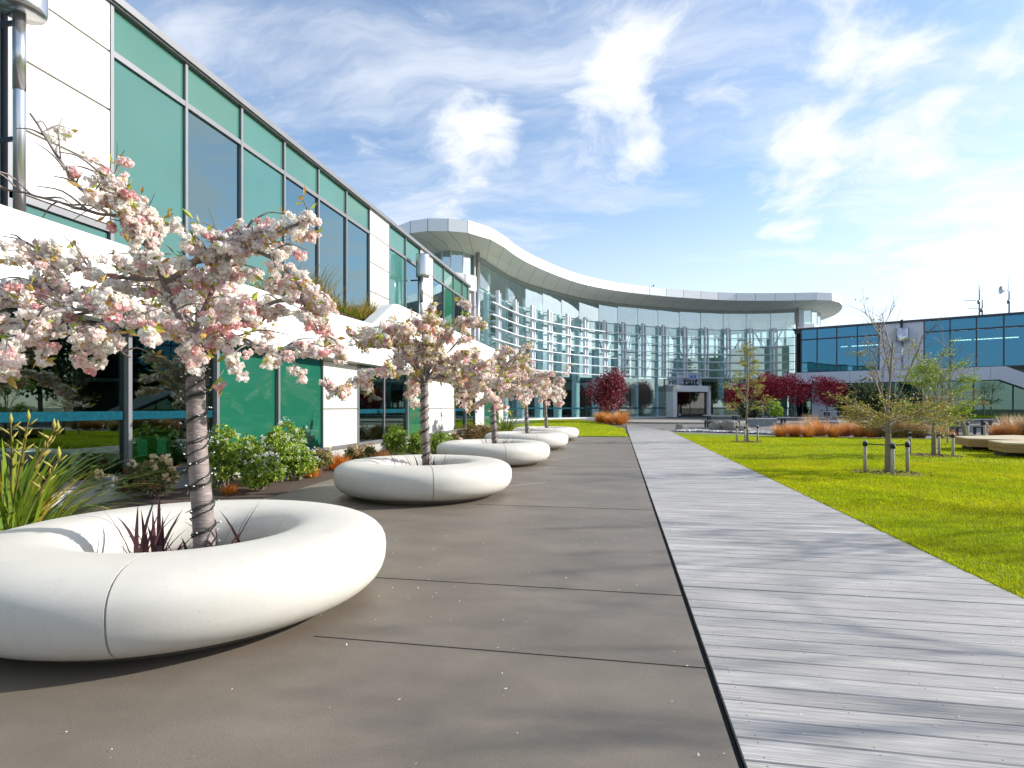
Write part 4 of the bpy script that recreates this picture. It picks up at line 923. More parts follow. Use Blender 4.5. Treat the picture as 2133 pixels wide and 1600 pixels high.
# fairy lights wound round the trunks
M_wire=mat('light_wire',(.02,.025,.02),rough=.5); M_bulb=mat('clear_bulb',(.8,.8,.78),rough=.15,spec=.8)
def fairy(i,trunk,lab,turns=9,bul=True,r=.0645):
    q=spline(trunk,60); b=MB(); g=MB(); R2=np.random.default_rng(90+i)
    T=thing('fairy_lights',(RC[i][0],RC[i][1],.2),lab,'fairy lights','fairy lights wound round the cherry trunks')
    for ph in (0,.5,2.3):
        m=int(turns*22); pts=[]
        for k in range(m):
            u=.04+.96*k/m; c=along(q,u); a=u*turns*2*math.pi*(1 if ph<2 else .7)+ph+.3*math.sin(u*31+ph); rr=r*(1.16-.28*u)+.35*r*math.exp(-u*14)+.004
            pts.append(c+np.array([math.cos(a)*rr,math.sin(a)*rr,.003*math.sin(k*.9)]))
            if bul and k%8==3:
                e=pts[-1]; o=np.array([math.cos(a),math.sin(a),R2.uniform(-.3,.6)])*.022
                b.tube([e,e+o],[.0022,.0028],4); g=MB(); g.tube([e+o,e+o*1.5],[.0048,.003],5); g.build('bulb',M_bulb,T,T.location)
        b.tube(pts,.0045 if i else .0046,4)
    b.build('wire',M_wire,T,T.location); 
def gtr(i): x,y=RC[i]; return [(x+.04,y+.02,.12),(x+.03,y,.6),(x,y,1.15),(x,y,1.66)]
fairy(0,tr1,'dark wires with tiny clear bulbs spiralling up the nearest cherry trunk',11)
fairy(1,gtr(1),'dark light wires spiralling up the second cherry trunk',9,False)
fairy(2,gtr(2),'dark light wires spiralling up the third cherry trunk',9,False)
fairy(3,gtr(3),'dark light wires spiralling up the fourth cherry trunk',9,False)
fairy(4,gtr(4),'dark light wires spiralling up the farthest cherry trunk',8,False)
# ---- branching tree generator for the lawn trees
def grow(b,p,d,L,r,lvl,rg,tips,up=.15,spreadA=.6,nch=3,wob=.08,minr=.003,lr=.66):
    e=p+d*L; q=limb(p,e,0,wob,5); b.tube(q,np.linspace(r,max(r*.6,minr),5),6 if r>.02 else 3,cap=False)
    if lvl==0: tips.append((q[-1],d)); tips.append((q[2],d)); return
    k=nch+int(rg.random()<.4)
    for i in range(k):
        u=.35+.65*(i+rg.random())/k; s=along(q,min(u,1)); dd=unit(d+unit(rg.normal(size=3))*spreadA+np.array([0,0,up])); grow(b,s,dd,L*lr*rg.uniform(.7,1.15),max(r*.55,minr),lvl-1,rg,tips,up,spreadA,nch,wob,minr,lr)
    tips.append((q[-1],d))
def stakes(T,x,y,r,h,n=3,a0=.4,z=0.,lean=0.):
    for k in range(n):
        a=a0+2*math.pi*k/n; b=MB(); cx,cy=x+r*math.cos(a),y+r*math.sin(a); b.tube([(cx,cy,z-.05),(cx+lean*math.cos(a),cy+lean*math.sin(a),z+h)],.034,10,smooth=True)
        s=thing('tree_stake',(cx,cy,z),None,'stake'); bpy.data.objects.remove(s); b.build('stake',M_stake,T,T.location)
    b=MB()
    for k in range(n):
        a=a0+2*math.pi*k/n; c,s=math.cos(a),math.sin(a); q=[(x+s*.05,y-c*.05),(x+c*r+s*.05,y+s*r-c*.05),(x+c*r-s*.05,y+s*r+c*.05),(x-s*.05,y+c*.05)]
        b.tube([(x,y,z+h-.08),(x+c*(r+.05),y+s*(r+.05),z+h-.07)],.012,5)
        b.lathe([(.037,h-.12),(.043,h-.12),(.043,h-.03),(.037,h-.03)],(x+c*(r+lean),y+s*(r+lean),z),10)
    b.build('tree_strap',M_strap,T,T.location)
M_stake=mat('timber_stake',(.42,.39,.32),rough=.85,var=.2,scale=12,stretch=(1,1,.15)); M_strap=mat('black_strap',(.015,.015,.016),rough=.6)
def mulch(x,y,r,lab): 
    b=MB(); a=np.linspace(0,2*math.pi,26,endpoint=False); rr=r*(1+.08*np.sin(a*3+x)); b.prism([(x+q*math.cos(t),y+q*math.sin(t)) for q,t in zip(rr,a)],-.04,.004)
    m=60; b2=b; rg=R; c=np.stack([x+rg.normal(size=m)*r*.45,y+rg.normal(size=m)*r*.45,np.full(m,.008)],1)
    for q in c: b.box(q[0]-.02,q[0]+.02,q[1]-.008,q[1]+.008,.0,.02)
    o=b.build('tree_mulch',M_mulch); tag(o,lab,'mulch','mulch rings round the lawn trees','stuff')
def lawntree(x,y,H,forks,seed,lab,leafc,fol,band,conical=False,stk=(.42,.62,.3),rt=.06,lean=(0,0),fl=.05,grp='young staked trees on the lawn',lvl=3,foln=6):
    rg=np.random.default_rng(seed); T=thing('young_tree',(x,y,-.01),lab,'tree',grp)
    b=MB(); lb=MB(); tips=[]; hs=H*forks
    q=spline([(x,y,-.05),(x+lean[0]*.3,y,hs*.5),(x+lean[0],y+lean[1],hs)],10); b.tube(q,np.linspace(rt*1.2,rt*.8,10),12); e=q[-1]
    if conical:
        m=spline([e,(x+.04,y,H*.7),(x,y,H)],16); b.tube(m,np.linspace(rt*.7,.006,16),7)
        for k in range(30):
            u=k/30; p=along(m,u); a=k*2.4; L=(1-u)*.55*conical*rg.uniform(.6,1.15)+.1; d=unit(np.array([math.cos(a),math.sin(a),.75])); grow(lb,p,d,L,.012,2,rg,tips,.1,.55,2,lr=.6)
    else:
        for k in range(4):
            a=k*1.7+rg.uniform(0,.6); sp=.42 if k else .08; d=unit(np.array([math.cos(a)*sp,math.sin(a)*sp,1.])); grow(lb,e,d,(H-hs)*.48*(1.15 if k==0 else .85),rt*(.5 if k==0 else .32),lvl,rg,tips,.12,.62,3,.1,.0022)
        for k in range(15):
            a=k*2.4+.5; h=hs*(.72+.4*rg.random()); p=along(q,min(1,h/hs)); d=unit(np.array([math.cos(a),math.sin(a),.36])); grow(lb,p,d,H*.16*rg.uniform(.7,1.15),.011,2,rg,tips,.06,.5,3)
    b.build('trunk',M_twig,T,T.location); lb.build('branches',M_twig,T,T.location)
    pt=np.array([t_[0] for t_ in tips]); pd=np.array([t_[1] for t_ in tips]); w=band(pt[:,2]/H); k=rg.random(len(pt))<w*fol; pt,pd=pt[k],pd[k]
    if len(pt):
        n_=foln; base=np.repeat(pt,n_,0)+rg.normal(size=(len(pt)*n_,3))*[.07,.07,.02]; dr=unit(np.repeat(pd,n_,0)*[1,1,.2]+rg.normal(size=(len(base),3))*[.7,.7,.2])
        cc=np.array(leafc)[rg.integers(0,len(leafc),len(base))]; g=MB(); leaves(g,base,dr,fl*rg.uniform(.7,1.4,len(base)),fl*.55,cc,va=.2); g.build('foliage',M_leaf,T,T.location)
    if stk: stakes(T,x,y,stk[0],stk[1],3,stk[2])
    return T
YG=[(.34,.30,.05),(.40,.27,.07),(.26,.27,.04),(.30,.22,.05)]; GR=[(.26,.36,.03),(.20,.30,.03),(.34,.38,.05)]
sm=lambda a,b_,c: (lambda h: np.clip(1-np.abs(h-a)/b_,c,1))
t1=lawntree(*G(1850,984)[:2],3.85,.27,5,'tall half bare young tree with three stakes, nearest on the lawn',YG,.95,lambda h: np.where(h<.5,1.,np.where(h<.62,.25,.03)),rt=.055,fl=.045,foln=11)
mulch(*G(1850,984)[:2],.62,'round patch of bark at the foot of the nearest lawn tree')
t2=lawntree(*G(1945,948)[:2],3.3,.30,8,'bright green leafed young tree with three slanting stakes, right of the nearest lawn tree',GR,.9,lambda h: np.where(h<.75,.9,.3),rt=.052,stk=(.55,.62,.9),lvl=3,fl=.055,foln=10)
mulch(*G(1945,948)[:2],.6,'round patch of bark at the foot of the green leafed lawn tree')
t3=lawntree(*G(1555,920)[:2],3.75,.18,15,'slender cone shaped young tree with olive leaves left of the red trees',[(.33,.33,.06),(.38,.30,.08),(.26,.30,.05)],1.,lambda h: np.where(h<.95,.95,.3),conical=1.25,rt=.06,stk=(.42,.62,.2),fl=.06,foln=8)
mulch(*G(1555,920)[:2],.55,'round patch of bark at the foot of the slender cone shaped tree')
t4=lawntree(*G(2013,925)[:2],3.9,.38,23,'leaning bare grey young tree behind the timber platforms',YG,.5,lambda h: np.where(h<.5,.6,.12),rt=.06,lean=(-.45,.1),stk=(.6,.8,.1),fl=.06,foln=4)
# off-frame trees : their real shadows cross the boardwalk and lawn and they show in the window glass
for i,(x,y,H,sd,f) in enumerate([(9.6,4.9,6.2,71,.06),(12.4,9.6,6.5,73,.4)]):
    lawntree(x,y,H,.3,sd,'bare lawn tree standing right of the view beside the boardwalk' if i==0 else ('leafy lawn tree right of the view' if i==1 else 'tall lawn tree far right of the view'),GR,f,lambda h: np.where(h>.3,.9,.9),rt=.10,stk=None,fl=.09,grp='lawn trees right of the view',foln=6)
# dense evergreens right of the view
def dense(x,y,H,Rr,seed,lab,cols,n=5200,ls=.22,grp=None,trunk=.2,name='evergreen_tree',z0=0,dark=None,cz=.56):
    rg=np.random.default_rng(seed); T=thing(name,(x,y,z0),lab,'tree',grp)
    b=MB(); e=(x,y,z0+H*.45); b.tube([(x,y,z0-.1),(x+.03*H*.3,y,z0+H*.25),e],[trunk,trunk*.75,trunk*.5],8)
    blobs=[]
    for k in range(13):
        d=unit(rg.normal(size=3)); c=np.array([x,y,z0+H*cz])+d*np.array([Rr*.62,Rr*.62,H*.27])*rg.uniform(.6,1.); blobs.append((c,Rr*rg.uniform(.34,.52)))
        b.tube(limb(e if rg.random()<.5 else (x,y,z0+H*.3),c,0,.08,6),np.linspace(trunk*.4,trunk*.08,6),5,cap=False)
    b.build('trunk',M_twig,T,T.location)
    w=np.array([q[1]**2 for q in blobs]); w/=w.sum(); idx=rg.choice(len(blobs),n,p=w); C=np.array([q[0] for q in blobs])[idx]; r=np.array([q[1] for q in blobs])[idx][:,None]
    d=unit(rg.normal(size=(n,3))); base=C+d*r*(rg.random((n,1))**.35); base[:,2]=np.maximum(base[:,2],z0+H*.16)
    dr=unit(d*.6+rg.normal(size=(n,3))*.7); cc=np.array(cols)[rg.integers(0,len(cols),n)]
    g=MB(); leaves(g,base,dr,ls*rg.uniform(.6,1.3,n),ls*.6,cc,va=.25); g.build('crown',M_leaf,T,T.location); return T
EG=[(.05,.09,.03),(.08,.12,.03),(.04,.07,.025)]
for i,(x,y,H,r) in enumerate([(36,41.5,12,4.6),(39,39,11,4.),(45,35,10,4),(36,3,9,4),(38,11,8,4.2),(40,20,9,4.5),(33,-6,9,4.),(27,-13,8,4),(18,-18,8,4),(52,36,8,4)]):
    dense(x,y,H,r,200+i,['broad','bushy','rounded','first','second','third','fourth','fifth','sixth','seventh','eighth'][i]+' dark evergreen in the belt around the lawn, outside the view',EG,2600,.55,'evergreens outside the view')
RD=[(.52,.025,.055),(.34,.015,.035),(.66,.035,.07),(.18,.01,.02),(.70,.16,.20)]; RDK=[(.20,.012,.025),(.11,.008,.016),(.28,.015,.035),(.06,.006,.01),(.42,.12,.14)]  # RD: crimson leaf colours, brightened to make up for the right wing's shade
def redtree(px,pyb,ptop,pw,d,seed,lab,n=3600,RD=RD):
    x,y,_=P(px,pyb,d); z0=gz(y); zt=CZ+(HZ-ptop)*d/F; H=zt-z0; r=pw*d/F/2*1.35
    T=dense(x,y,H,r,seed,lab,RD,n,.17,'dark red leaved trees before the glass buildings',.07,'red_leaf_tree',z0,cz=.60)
    stakes(T,x,y,.5,.75,2,.3,z0); return T
redtree(1268,880,768,76,41,301,'lone dark red leaved tree beside the orange tufts, left of the entrance',4200,RDK)
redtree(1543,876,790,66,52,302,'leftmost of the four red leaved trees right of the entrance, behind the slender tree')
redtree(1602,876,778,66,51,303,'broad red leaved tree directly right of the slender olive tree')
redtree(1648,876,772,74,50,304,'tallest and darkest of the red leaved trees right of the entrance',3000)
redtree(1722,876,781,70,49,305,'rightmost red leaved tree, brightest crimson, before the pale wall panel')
# ================================================================ planting
R=np.random.default_rng(500)
def flax(x,y,n,L,lab,z=0,stalk=0,seed=1,w=.035,grp='green flax clumps in the garden bed',name='flax_plant'):
    global R; R=np.random.default_rng(seed); T=thing(name,(x,y,z),lab,'plant',grp)
    b=MB(); az=R.uniform(0,6.28,n); rr=.22*R.random(n)**.5; base=np.stack([x+rr*np.cos(az),y+rr*np.sin(az),np.full(n,z)],1)
    ln=R.uniform(.25,1.25,n); LL=L*R.uniform(.5,1.1,n); c=np.where(R.random(n)[:,None]<.12,np.array([[.42,.30,.03]]),np.where(R.random(n)[:,None]<.5,np.array([[.20,.27,.02]]),np.array([[.12,.20,.02]])))
    blades(b,base,az+R.normal(size=n)*.3,ln,LL,w*R.uniform(.7,1.3,n),c,seg=8,curve=R.uniform(.2,1.5,n),va=.15,power=1.8); b.build('leaves',M_leaf,T,T.location)
    for k in range(stalk):
        a=R.uniform(-1.2,1.0); h=L*R.uniform(.85,1.08); q=spline([(x,y,z),(x+.12*math.cos(a)*2,y+.12*math.sin(a),z+h*.6),(x+.36*math.cos(a)*1.3,y+.3*math.sin(a),z+h)],12); s=MB(); s.tube(q,np.linspace(.012,.005,12),6,col=(.22,.15,.05))
        for j in range(9):
            p=along(q,.62+.38*j/9); d=unit(np.array([math.cos(j*2.4),math.sin(j*2.4),.9])); s.tube([p,p+d*.05,p+d*.11],[.004,.011,.002],5,col=(.42,.36,.08))
        s.tube([q[-1],q[-1]+[0,0,.05],q[-1]+[0,0,.11]],[.006,.018,.002],6,col=(.40,.38,.08)); s.build('flower_stalk',M_leaf,T,T.location)
    return T
flax(-5.75,4.45,300,1.25,'big green flax clump with tall bud stalks at the left edge of the photo',stalk=4,seed=3,w=.05)
flax(*XY(20,4.7),150,.95,'lower green flax clump spilling toward the nearest planter at the left edge',stalk=1,seed=4,w=.03)
flax(*XY(1055,27.),150,1.45,'far green flax clump beside the last white panel of the left building',seed=5,stalk=0,w=.05)
flax(*XY(1022,25.5),90,1.2,'smaller far flax clump just left of the far big one',seed=6,w=.05)
def whorlbush(x,y,h,r,lab,seed,cols,ll=.075,lw=.03,nw=260,nl=6,name='leafy_shrub',grp='shrubs along the left building',fl=None,flr=.03,flc=None,nfl=0,z=0,up=.4,petals=8):
    global R; R=np.random.default_rng(seed); T=thing(name,(x,y,z),lab,'shrub',grp)
    b=MB(); K=7; bl=[(np.array([x+r*.55*math.cos(a)*R.uniform(.3,1),y+r*.55*math.sin(a)*R.uniform(.3,1),z+h*R.uniform(.35,.72)]),R.uniform(.4,.6)) for a in np.linspace(0,6.28,K)]
    bl.append((np.array([x,y,z+h*.7]),.5))
    for c,q in bl:
        b.tube(limb((x+R.normal()*.05,y+R.normal()*.05,z),c,0,.12,6),np.linspace(.014,.005,6),4,cap=False)
    b.build('stems',M_twig,T,T.location)
    i=R.integers(0,len(bl),nw); C=np.array([q[0] for q in bl])[i]; q=np.array([q[1] for q in bl])[i][:,None]; d=rdir(nw); p=C+d*q*np.array([r,r,h*.62])*R.uniform(.6,1.05,(nw,1)); p[:,2]=np.maximum(p[:,2],z+.04)
    ax=unit(d*.8+np.array([0,0,up])+rdir(nw)*.3); base=np.repeat(p,nl,0); A=np.repeat(ax,nl,0); pr=unit(np.cross(A,rdir(len(A)))); dr=unit(A*R.uniform(.15,.8,(len(A),1))+pr)
    cc=np.array(cols)[R.integers(0,len(cols),nw)]; g=MB(); leaves(g,base,dr,ll*R.uniform(.7,1.2,len(base)),lw,np.repeat(cc,nl,0),va=.18); g.build('foliage',M_leaf,T,T.location)
    if nfl:
        k=(d[:,2]>-.2); pk=p[k]; dk=d[k]; j=R.integers(0,len(pk),nfl); cen=np.repeat(pk[j]+dk[j]*.07+[0,0,.03],fl,0)+rdir(nfl*fl)*flr*1.5; f=MB(); puffs(f,cen,flr*R.uniform(.6,1.,len(cen)),np.repeat(np.array(flc)[R.integers(0,len(flc),nfl)],fl,0),petals=petals); f.build('flowers',M_bloss,T,T.location)
    return T
CH=[(.28,.40,.05),(.36,.46,.05),(.20,.31,.05)]; RH=[(.20,.25,.06),(.30,.26,.08),(.38,.22,.10),(.15,.20,.06)]; CR=[(.90,.74,.48),(.88,.60,.42),(.92,.82,.60)]
for i,(px,d,h,r,lab) in enumerate([(462,9.15,1.0,.36,'tall glossy green shrub directly right of the nearest cherry trunk'),(518,9.5,.82,.38,'green shrub with small white flowers, second right of the nearest trunk'),(574,9.9,.95,.36,'upright green shrub before the second green glass panel'),(622,10.2,.62,.38,'low white flowered green shrub, last of the near hedge before the orange tufts'),
    (545,8.9,.5,.34,'low spreading green shrub in front of the near hedge'),(600,11.,1.0,.33,'tall green shrub behind the near hedge beside the grey mullion')]):
    x,y=XY(px,d); whorlbush(x,y,h,r,lab,520+i,CH,ll=.075,lw=.032,nw=420,nl=6,fl=6,flr=.019,flc=[(.85,.84,.78)],nfl=60 if h<.9 else 22,petals=5)
for i,(px,d,h,r,lab,nf) in enumerate([(165,7.7,.5,.40,'rhododendron with cream trusses just right of the big flax',5),(262,8.25,.46,.34,'rhododendron with peach flowers, middle one before the dark window',7),(325,8.3,.50,.30,'rhododendron with cream flowers beside the nearest cherry trunk',10),(665,11.5,.42,.34,'small bronze leaved rhododendron at the foot of the white panel',1),
    (738,12.7,.36,.26,'small cream flowered rhododendron behind the second planter, left one',9),(768,13.,.36,.26,'small cream flowered rhododendron behind the second planter, right one',5),(945,17.5,.46,.36,'cream flowered rhododendron between the second and third cherry trunks',12),(915,16.5,.4,.3,'dark rhododendron left of the cream flowered one beyond the second trunk',1)]):
    x,y=XY(px,d); whorlbush(x,y,h,r,lab,560+i,RH,ll=.10,lw=.028,nw=170,nl=8,name='rhododendron',grp='rhododendrons in the garden bed',fl=12,flr=.034,flc=CR,nfl=nf+2,up=1.1,petals=7)
for i,(px,d,h,r,lab) in enumerate([(822,13.4,.88,.36,'round green shrub left of the second cherry trunk'),(870,14.3,.7,.4,'low green shrub behind the second cherry trunk'),(915,15.3,.62,.38,'low green shrub right of the second cherry trunk')]):
    x,y=XY(px,d); whorlbush(x,y,h,r,lab,580+i,CH,nw=330,ll=.085,lw=.036)
for i,(px,d,h,r,lab) in enumerate([(975,19.,.75,.6,'brown feathery shrub beyond the third planter'),(1005,21.,.6,.5,'small brown shrub right of the feathery one beyond the third planter')]):
    x,y=XY(px,d); whorlbush(x,y,h,r,lab,590+i,[(.22,.14,.04),(.28,.17,.05),(.15,.12,.03)],ll=.09,lw=.02,nw=420)
ORD='first second third fourth fifth sixth seventh eighth ninth tenth eleventh twelfth thirteenth fourteenth fifteenth'.split()
def tuft(name,seed,col,tip,n,L,w,lean=.55):
    global R; R=np.random.default_rng(seed); b=MB(); az=R.uniform(0,6.28,n); rr=.22*R.random(n)**.5; base=np.stack([rr*np.cos(az),rr*np.sin(az),np.zeros(n)],1)
    c=np.array(col)[R.integers(0,len(col),n)]; blades(b,base,az,np.abs(R.normal(0,lean,n)),L*R.uniform(.6,1.15,n),w,c,seg=5,curve=np.where(R.random(n)<.7,R.uniform(.0,.5,n),R.uniform(.4,1.4,n)),va=.28,tipcol=tip); o=b.build(name,M_leaf); return o
OC=[(.62,.16,.02),(.72,.24,.03),(.45,.10,.015),(.50,.30,.05)]; BC=[(.42,.24,.08),(.50,.32,.14),(.36,.22,.07),(.30,.24,.08)]
tO=tuft('orange_grass',601,OC,(.78,.42,.16),760,.78,.013,.62); tB=tuft('brown_grass',602,BC,(.66,.46,.30),900,1.08,.012,.42); tO2=tuft('orange_grass',603,OC,(.80,.30,.06),420,.42,.014,.8)
used=set()
def place(proto,x,y,sc,lab,cat,grp,z=None):
    o=proto if proto.name not in used else proto.copy()
    if proto.name in used: COL.objects.link(o)
    used.add(proto.name); o.location=(x,y,gz(y) if z is None else z); o.rotation_euler=(0,0,random.uniform(0,6)); o.scale=(sc,sc,sc*random.uniform(.9,1.1)); tag(o,lab,cat,grp); return o
for i,(px,d,s) in enumerate([(1626,24.9,.85),(1655,25.2,.95),(1683,24.6,.8),(1706,25.3,1.),(1735,24.7,.85),(1758,25.2,.9),(1788,24.6,.8),(1812,24.3,.55)]):
    x,y=XY(px,d); place(tO,x,y,s,ORD[i]+' orange grass tuft from the left in the row edging the far lawn','grass tuft','orange grass tufts at the far lawn edge')
for i,(px,d,s) in enumerate([(1690,26.6,.85),(1770,26.6,.85),(1800,24.9,.8),(1826,24.4,.85),(1852,24.1,1.),(1874,24.,1.02),(1896,23.9,.95),(1917,23.8,.8),(1957,23.5,.72)]):
    x,y=XY(px,d); place(tB,x,y,s,ORD[i]+' tall straw brown grass tuft from the left behind the far lawn edge','grass tuft','brown grass tufts at the far lawn edge')
for i,(px,d,s) in enumerate([(2078,25.,.8),(2108,24.6,.85)]):
    x,y=XY(px,d); place(tO,x,y,s,('left' if i==0 else 'right')+' orange grass tuft behind the timber platforms','grass tuft','grass tufts behind the timber platforms')
for i,(px,d,s) in enumerate([(2100,26.,.9),(2132,25.,.95),(2155,24.6,.95)]):
    x,y=XY(px,d); place(tB,x,y,s,('left','middle','right')[i]+' brown grass tuft behind the timber platforms','grass tuft','grass tufts behind the timber platforms')
for i,(px,d,s) in enumerate([(1250,39.5,1.05),(1263,39.,1.),(1274,38.2,.95),(1293,37.3,1.35)]):
    x,y=XY(px,d); place(tO,x,y,s,('leftmost small orange tuft','second orange tuft','third orange tuft','largest and brightest orange tuft')[i]+' under the lone red tree left of the entrance','grass tuft','orange tufts under the lone red tree')
for i,(px,d,s,l) in enumerate([(703,11.9,.85,'small orange sedge left of the second planter beside the bark'),(792,13.2,.85,'small orange sedge behind the second planter, beside the round green shrub'),(648,10.6,.5,'tiny orange sedge at the right end of the near hedge'),(478,8.55,.4,'tiny reddish sedge in front of the near hedge'),(812,12.8,.5,'tiny orange sedge half hidden behind the second planter')]):
    x,y=XY(px,d); place(tO2,x,y,s,l,'grass tuft','orange sedges in the garden bed',0)
place(tO2,*XY(1980,24.5),.7,'tiny orange sedge on the gravel left of the timber platforms','grass tuft',None,0)
whorlbush(*XY(1616,45),1.5,.7,'lime green leafy shrub under the red trees right of the entrance',610,[(.36,.50,.05),(.28,.44,.04)],ll=.2,lw=.09,nw=200,z=.3,grp='shrubs on the far side of the forecourt')
whorlbush(*XY(1722,36),.62,1.0,'grey lavender like mound behind the orange tufts',611,[(.22,.20,.22),(.30,.28,.30),(.16,.15,.15)],ll=.12,lw=.03,nw=500,z=.05,grp='shrubs on the far side of the forecourt')
for i,(px,d,h,r,l) in enumerate([(1805,44,3.4,1.7,'dark green tree behind the nearest lawn tree'),(1560,47,1.5,1.1,'dark green shrub left of the lime one under the red trees'),(1870,42,2.4,1.5,'dark green spreading shrub between the red trees and green tree'),(1770,46,2.,1.2,'dark shrub just right of the rightmost red tree')]):
    x,y=XY(px,d); dense(x,y,h,r,620+i,l,[(.05,.08,.03),(.08,.10,.03),(.11,.12,.04)],1400,.22,'dark shrubs on the far side of the forecourt',.06,'dark_shrub',.3,cz=.5)
# pebbles and boulders
b=MB(); R=np.random.default_rng(640); m=1500; u=R.random(m); ax,ay=XY(1402,31.5); 
strip=np.array([XY(1408,30.8),XY(1480,30.),XY(1560,28.6),XY(1625,27.3)]); c=np.array([along(strip,v) for v in u]); w=R.uniform(-.1,1.9,m); c=c+np.stack([w*.12,w],1)
ph=np.array([[0,0,1.],[1,0,0],[0,1,0],[-1,0,0],[0,-1,0],[.6,.6,.6],[-.6,.6,.6],[-.6,-.6,.6],[.6,-.6,.6]]); FQ=np.array([[0,5,1,8],[0,6,2,5],[0,7,3,6],[0,8,4,7]])
F2=np.array([[0,8,1,5],[0,5,2,6],[0,6,3,7],[0,7,4,8]]); S_=R.uniform(.05,.14,(m,1,1))*np.array([1.2,.9,.7]); th=R.uniform(0,6.28,m); Rm=np.stack([np.stack([np.cos(th),-np.sin(th),0*th],1),np.stack([np.sin(th),np.cos(th),0*th],1),np.stack([0*th,0*th,0*th+1],1)],1)
V=np.einsum('nij,nkj->nki',Rm,ph[None]*S_)+np.concatenate([c,np.full((m,1),-.01)],1)[:,None]; Q=(F2[None]+9*np.arange(m)[:,None,None]).reshape(-1,4); g_=R.uniform(.15,.75,m)[:,None]*np.array([[1,.98,.94]]); b.add(V.reshape(-1,3),Q,np.repeat(g_,9,0))
M_peb=mat('pebble_stone',(1,1,1),attr=True,rough=.7,var=.1,scale=20); tag(b.build('river_pebbles',M_peb),'band of mixed grey and white river pebbles between the lawn and the forecourt','pebbles',None,'stuff')
M_rock=mat('grey_boulder',(.22,.21,.19),rough=.85,var=.35,scale=2.5,bump=.6,bscale=9)
def rock(px,d,s,lab,seed):
    rg=np.random.default_rng(seed); x,y=XY(px,d); import mathutils
    b=MB(); bm_v=[]; lat=7; lon=10
    V=[(0,0,1.)]; 
    for i in range(1,lat): 
        for j in range(lon): t1=math.pi*i/lat; t2=2*math.pi*j/lon; V.append((math.sin(t1)*math.cos(t2),math.sin(t1)*math.sin(t2),math.cos(t1)))
    V.append((0,0,-1.)); V=np.array(V); dd=unit(rg.normal(size=(7,3))); hh=rg.uniform(.5,.85,7)
    for n_,h in zip(dd,hh): k=V@n_; V=V-np.maximum(k-h,0)[:,None]*n_
    V=V*np.array(s)*.5+np.array([x,y,s[2]*.28]); Fc=[(0,1+j,1+(j+1)%lon) for j in range(lon)]
    for i in range(lat-2):
        for j in range(lon): a=1+i*lon; Fc.append((a+j,a+lon+j,a+lon+(j+1)%lon,a+(j+1)%lon))
    a=1+(lat-2)*lon; Fc+=[(a+j,len(V)-1,a+(j+1)%lon) for j in range(lon)]
    b.add(V,Fc); tag(b.build('boulder',M_rock,None,(x,y,0)),lab,'boulder','boulders on the pebbles')
rock(1417,31.6,(.8,.6,.5),'pale pointed boulder at the left end of the pebble band beside the boardwalk',1)
rock(1493,31.,(.85,.7,.72),'light grey boulder in front of the first picnic table',2)
rock(1520,30.6,(1.2,.8,.8),'large dark boulder beside the light grey one in front of the picnic table',3)
rock(1548,29.8,(.9,.7,.5),'small grey boulder left of the slender olive tree stakes',4)
# timber platforms on the lawn
M_timber=mat('golden_timber',(.34,.20,.07),rough=.6,var=.22,scale=3,stretch=(1,1,7)); M_tside=mat('golden_timber_deck',(.52,.42,.26),rough=.65,var=.15,scale=5,stretch=(1,9,1))
def platform(pl_,sup,lab):
    cx=float(np.mean([p[0] for p in pl_])); cy=float(np.mean([p[1] for p in pl_])); T=thing('timber_platform',(cx,cy,-.01),lab,'platform bench','timber platform seats on the lawn')
    c=np.array([cx,cy]); P_=[np.array(p) for p in pl_]
    b=MB(); b.prism([tuple(p) for p in P_],.335,.372); b.build('deck_top',M_tside,T,T.location)
    b=MB(); q=[tuple(c+(p-c)*.995) for p in P_]; b.prism(q,.236,.333); b.prism(q,.125,.230); b.build('side_boards',M_timber,T,T.location)
    b=MB(); q=[tuple(c+(p-c)*.97) for p in P_]; b.prism(q,.128,.33); b.build('inner_frame',M_dark,T,T.location)
    for s in sup:
        x,y=XY(*s); b=MB(); b.box(x-.02,x+.55,y,y+.5,-.02,.126); b.build('foot_block',mat('dark_timber',(.06,.05,.04),rough=.8),T,T.location)
platform([XY(1988,18.1),XY(2017,16.9),XY(2185,15.6),XY(2260,16.9),XY(2110,18.9)],[(2026,17.5),(2170,16.3)],'rear golden timber platform seat on the lawn, left one')
platform([XY(2058,15.9),XY(2093,14.7),XY(2290,13.8),XY(2340,15.),XY(2170,16.0)],[(2098,15.1),(2240,14.4)],'front golden timber platform seat cut by the right edge of the photo')
# picnic tables
M_btim=mat('black_stained_timber',(.035,.034,.036),rough=.5,var=.2,scale=6); M_ttop=mat('grey_table_boards',(.32,.31,.30),rough=.6,var=.15,scale=5,stretch=(1,8,1))
def table(px,d,rz,lab):
    x,y=XY(px,d); T=thing('picnic_table',(x,y,gz(y)-.03),lab,'picnic table','dark picnic tables on the forecourt',rz)
    b=MB(); [b.box(-1.0,1.0,-.38+i*.155,-.38+i*.155+.145,.72,.76) for i in range(5)]; b.build('table_top',M_ttop,T)
    for s in (-1,1):
        b=MB(); b.box(-1.0,1.0,s*.72-.14,s*.72+.14,.42,.46); b.build('bench_seat',M_ttop,T)
    for s in (-.78,.70):
        b=MB(); b.box(s,s+.09,-.30,-.2,0,.715); b.box(s,s+.09,.2,.30,0,.715); b.box(s+.002,s+.088,-.84,.84,.33,.417); b.box(s,s+.09,-.82,-.72,0,.33); b.box(s,s+.09,.72,.82,0,.33); b.build('leg_frame',M_btim,T)
    return T
table(1503,33.6,.12,'dark picnic table beyond the boulders, nearest the entrance path'); table(1662,30.,.05,'dark picnic table behind the left end of the orange tufts')
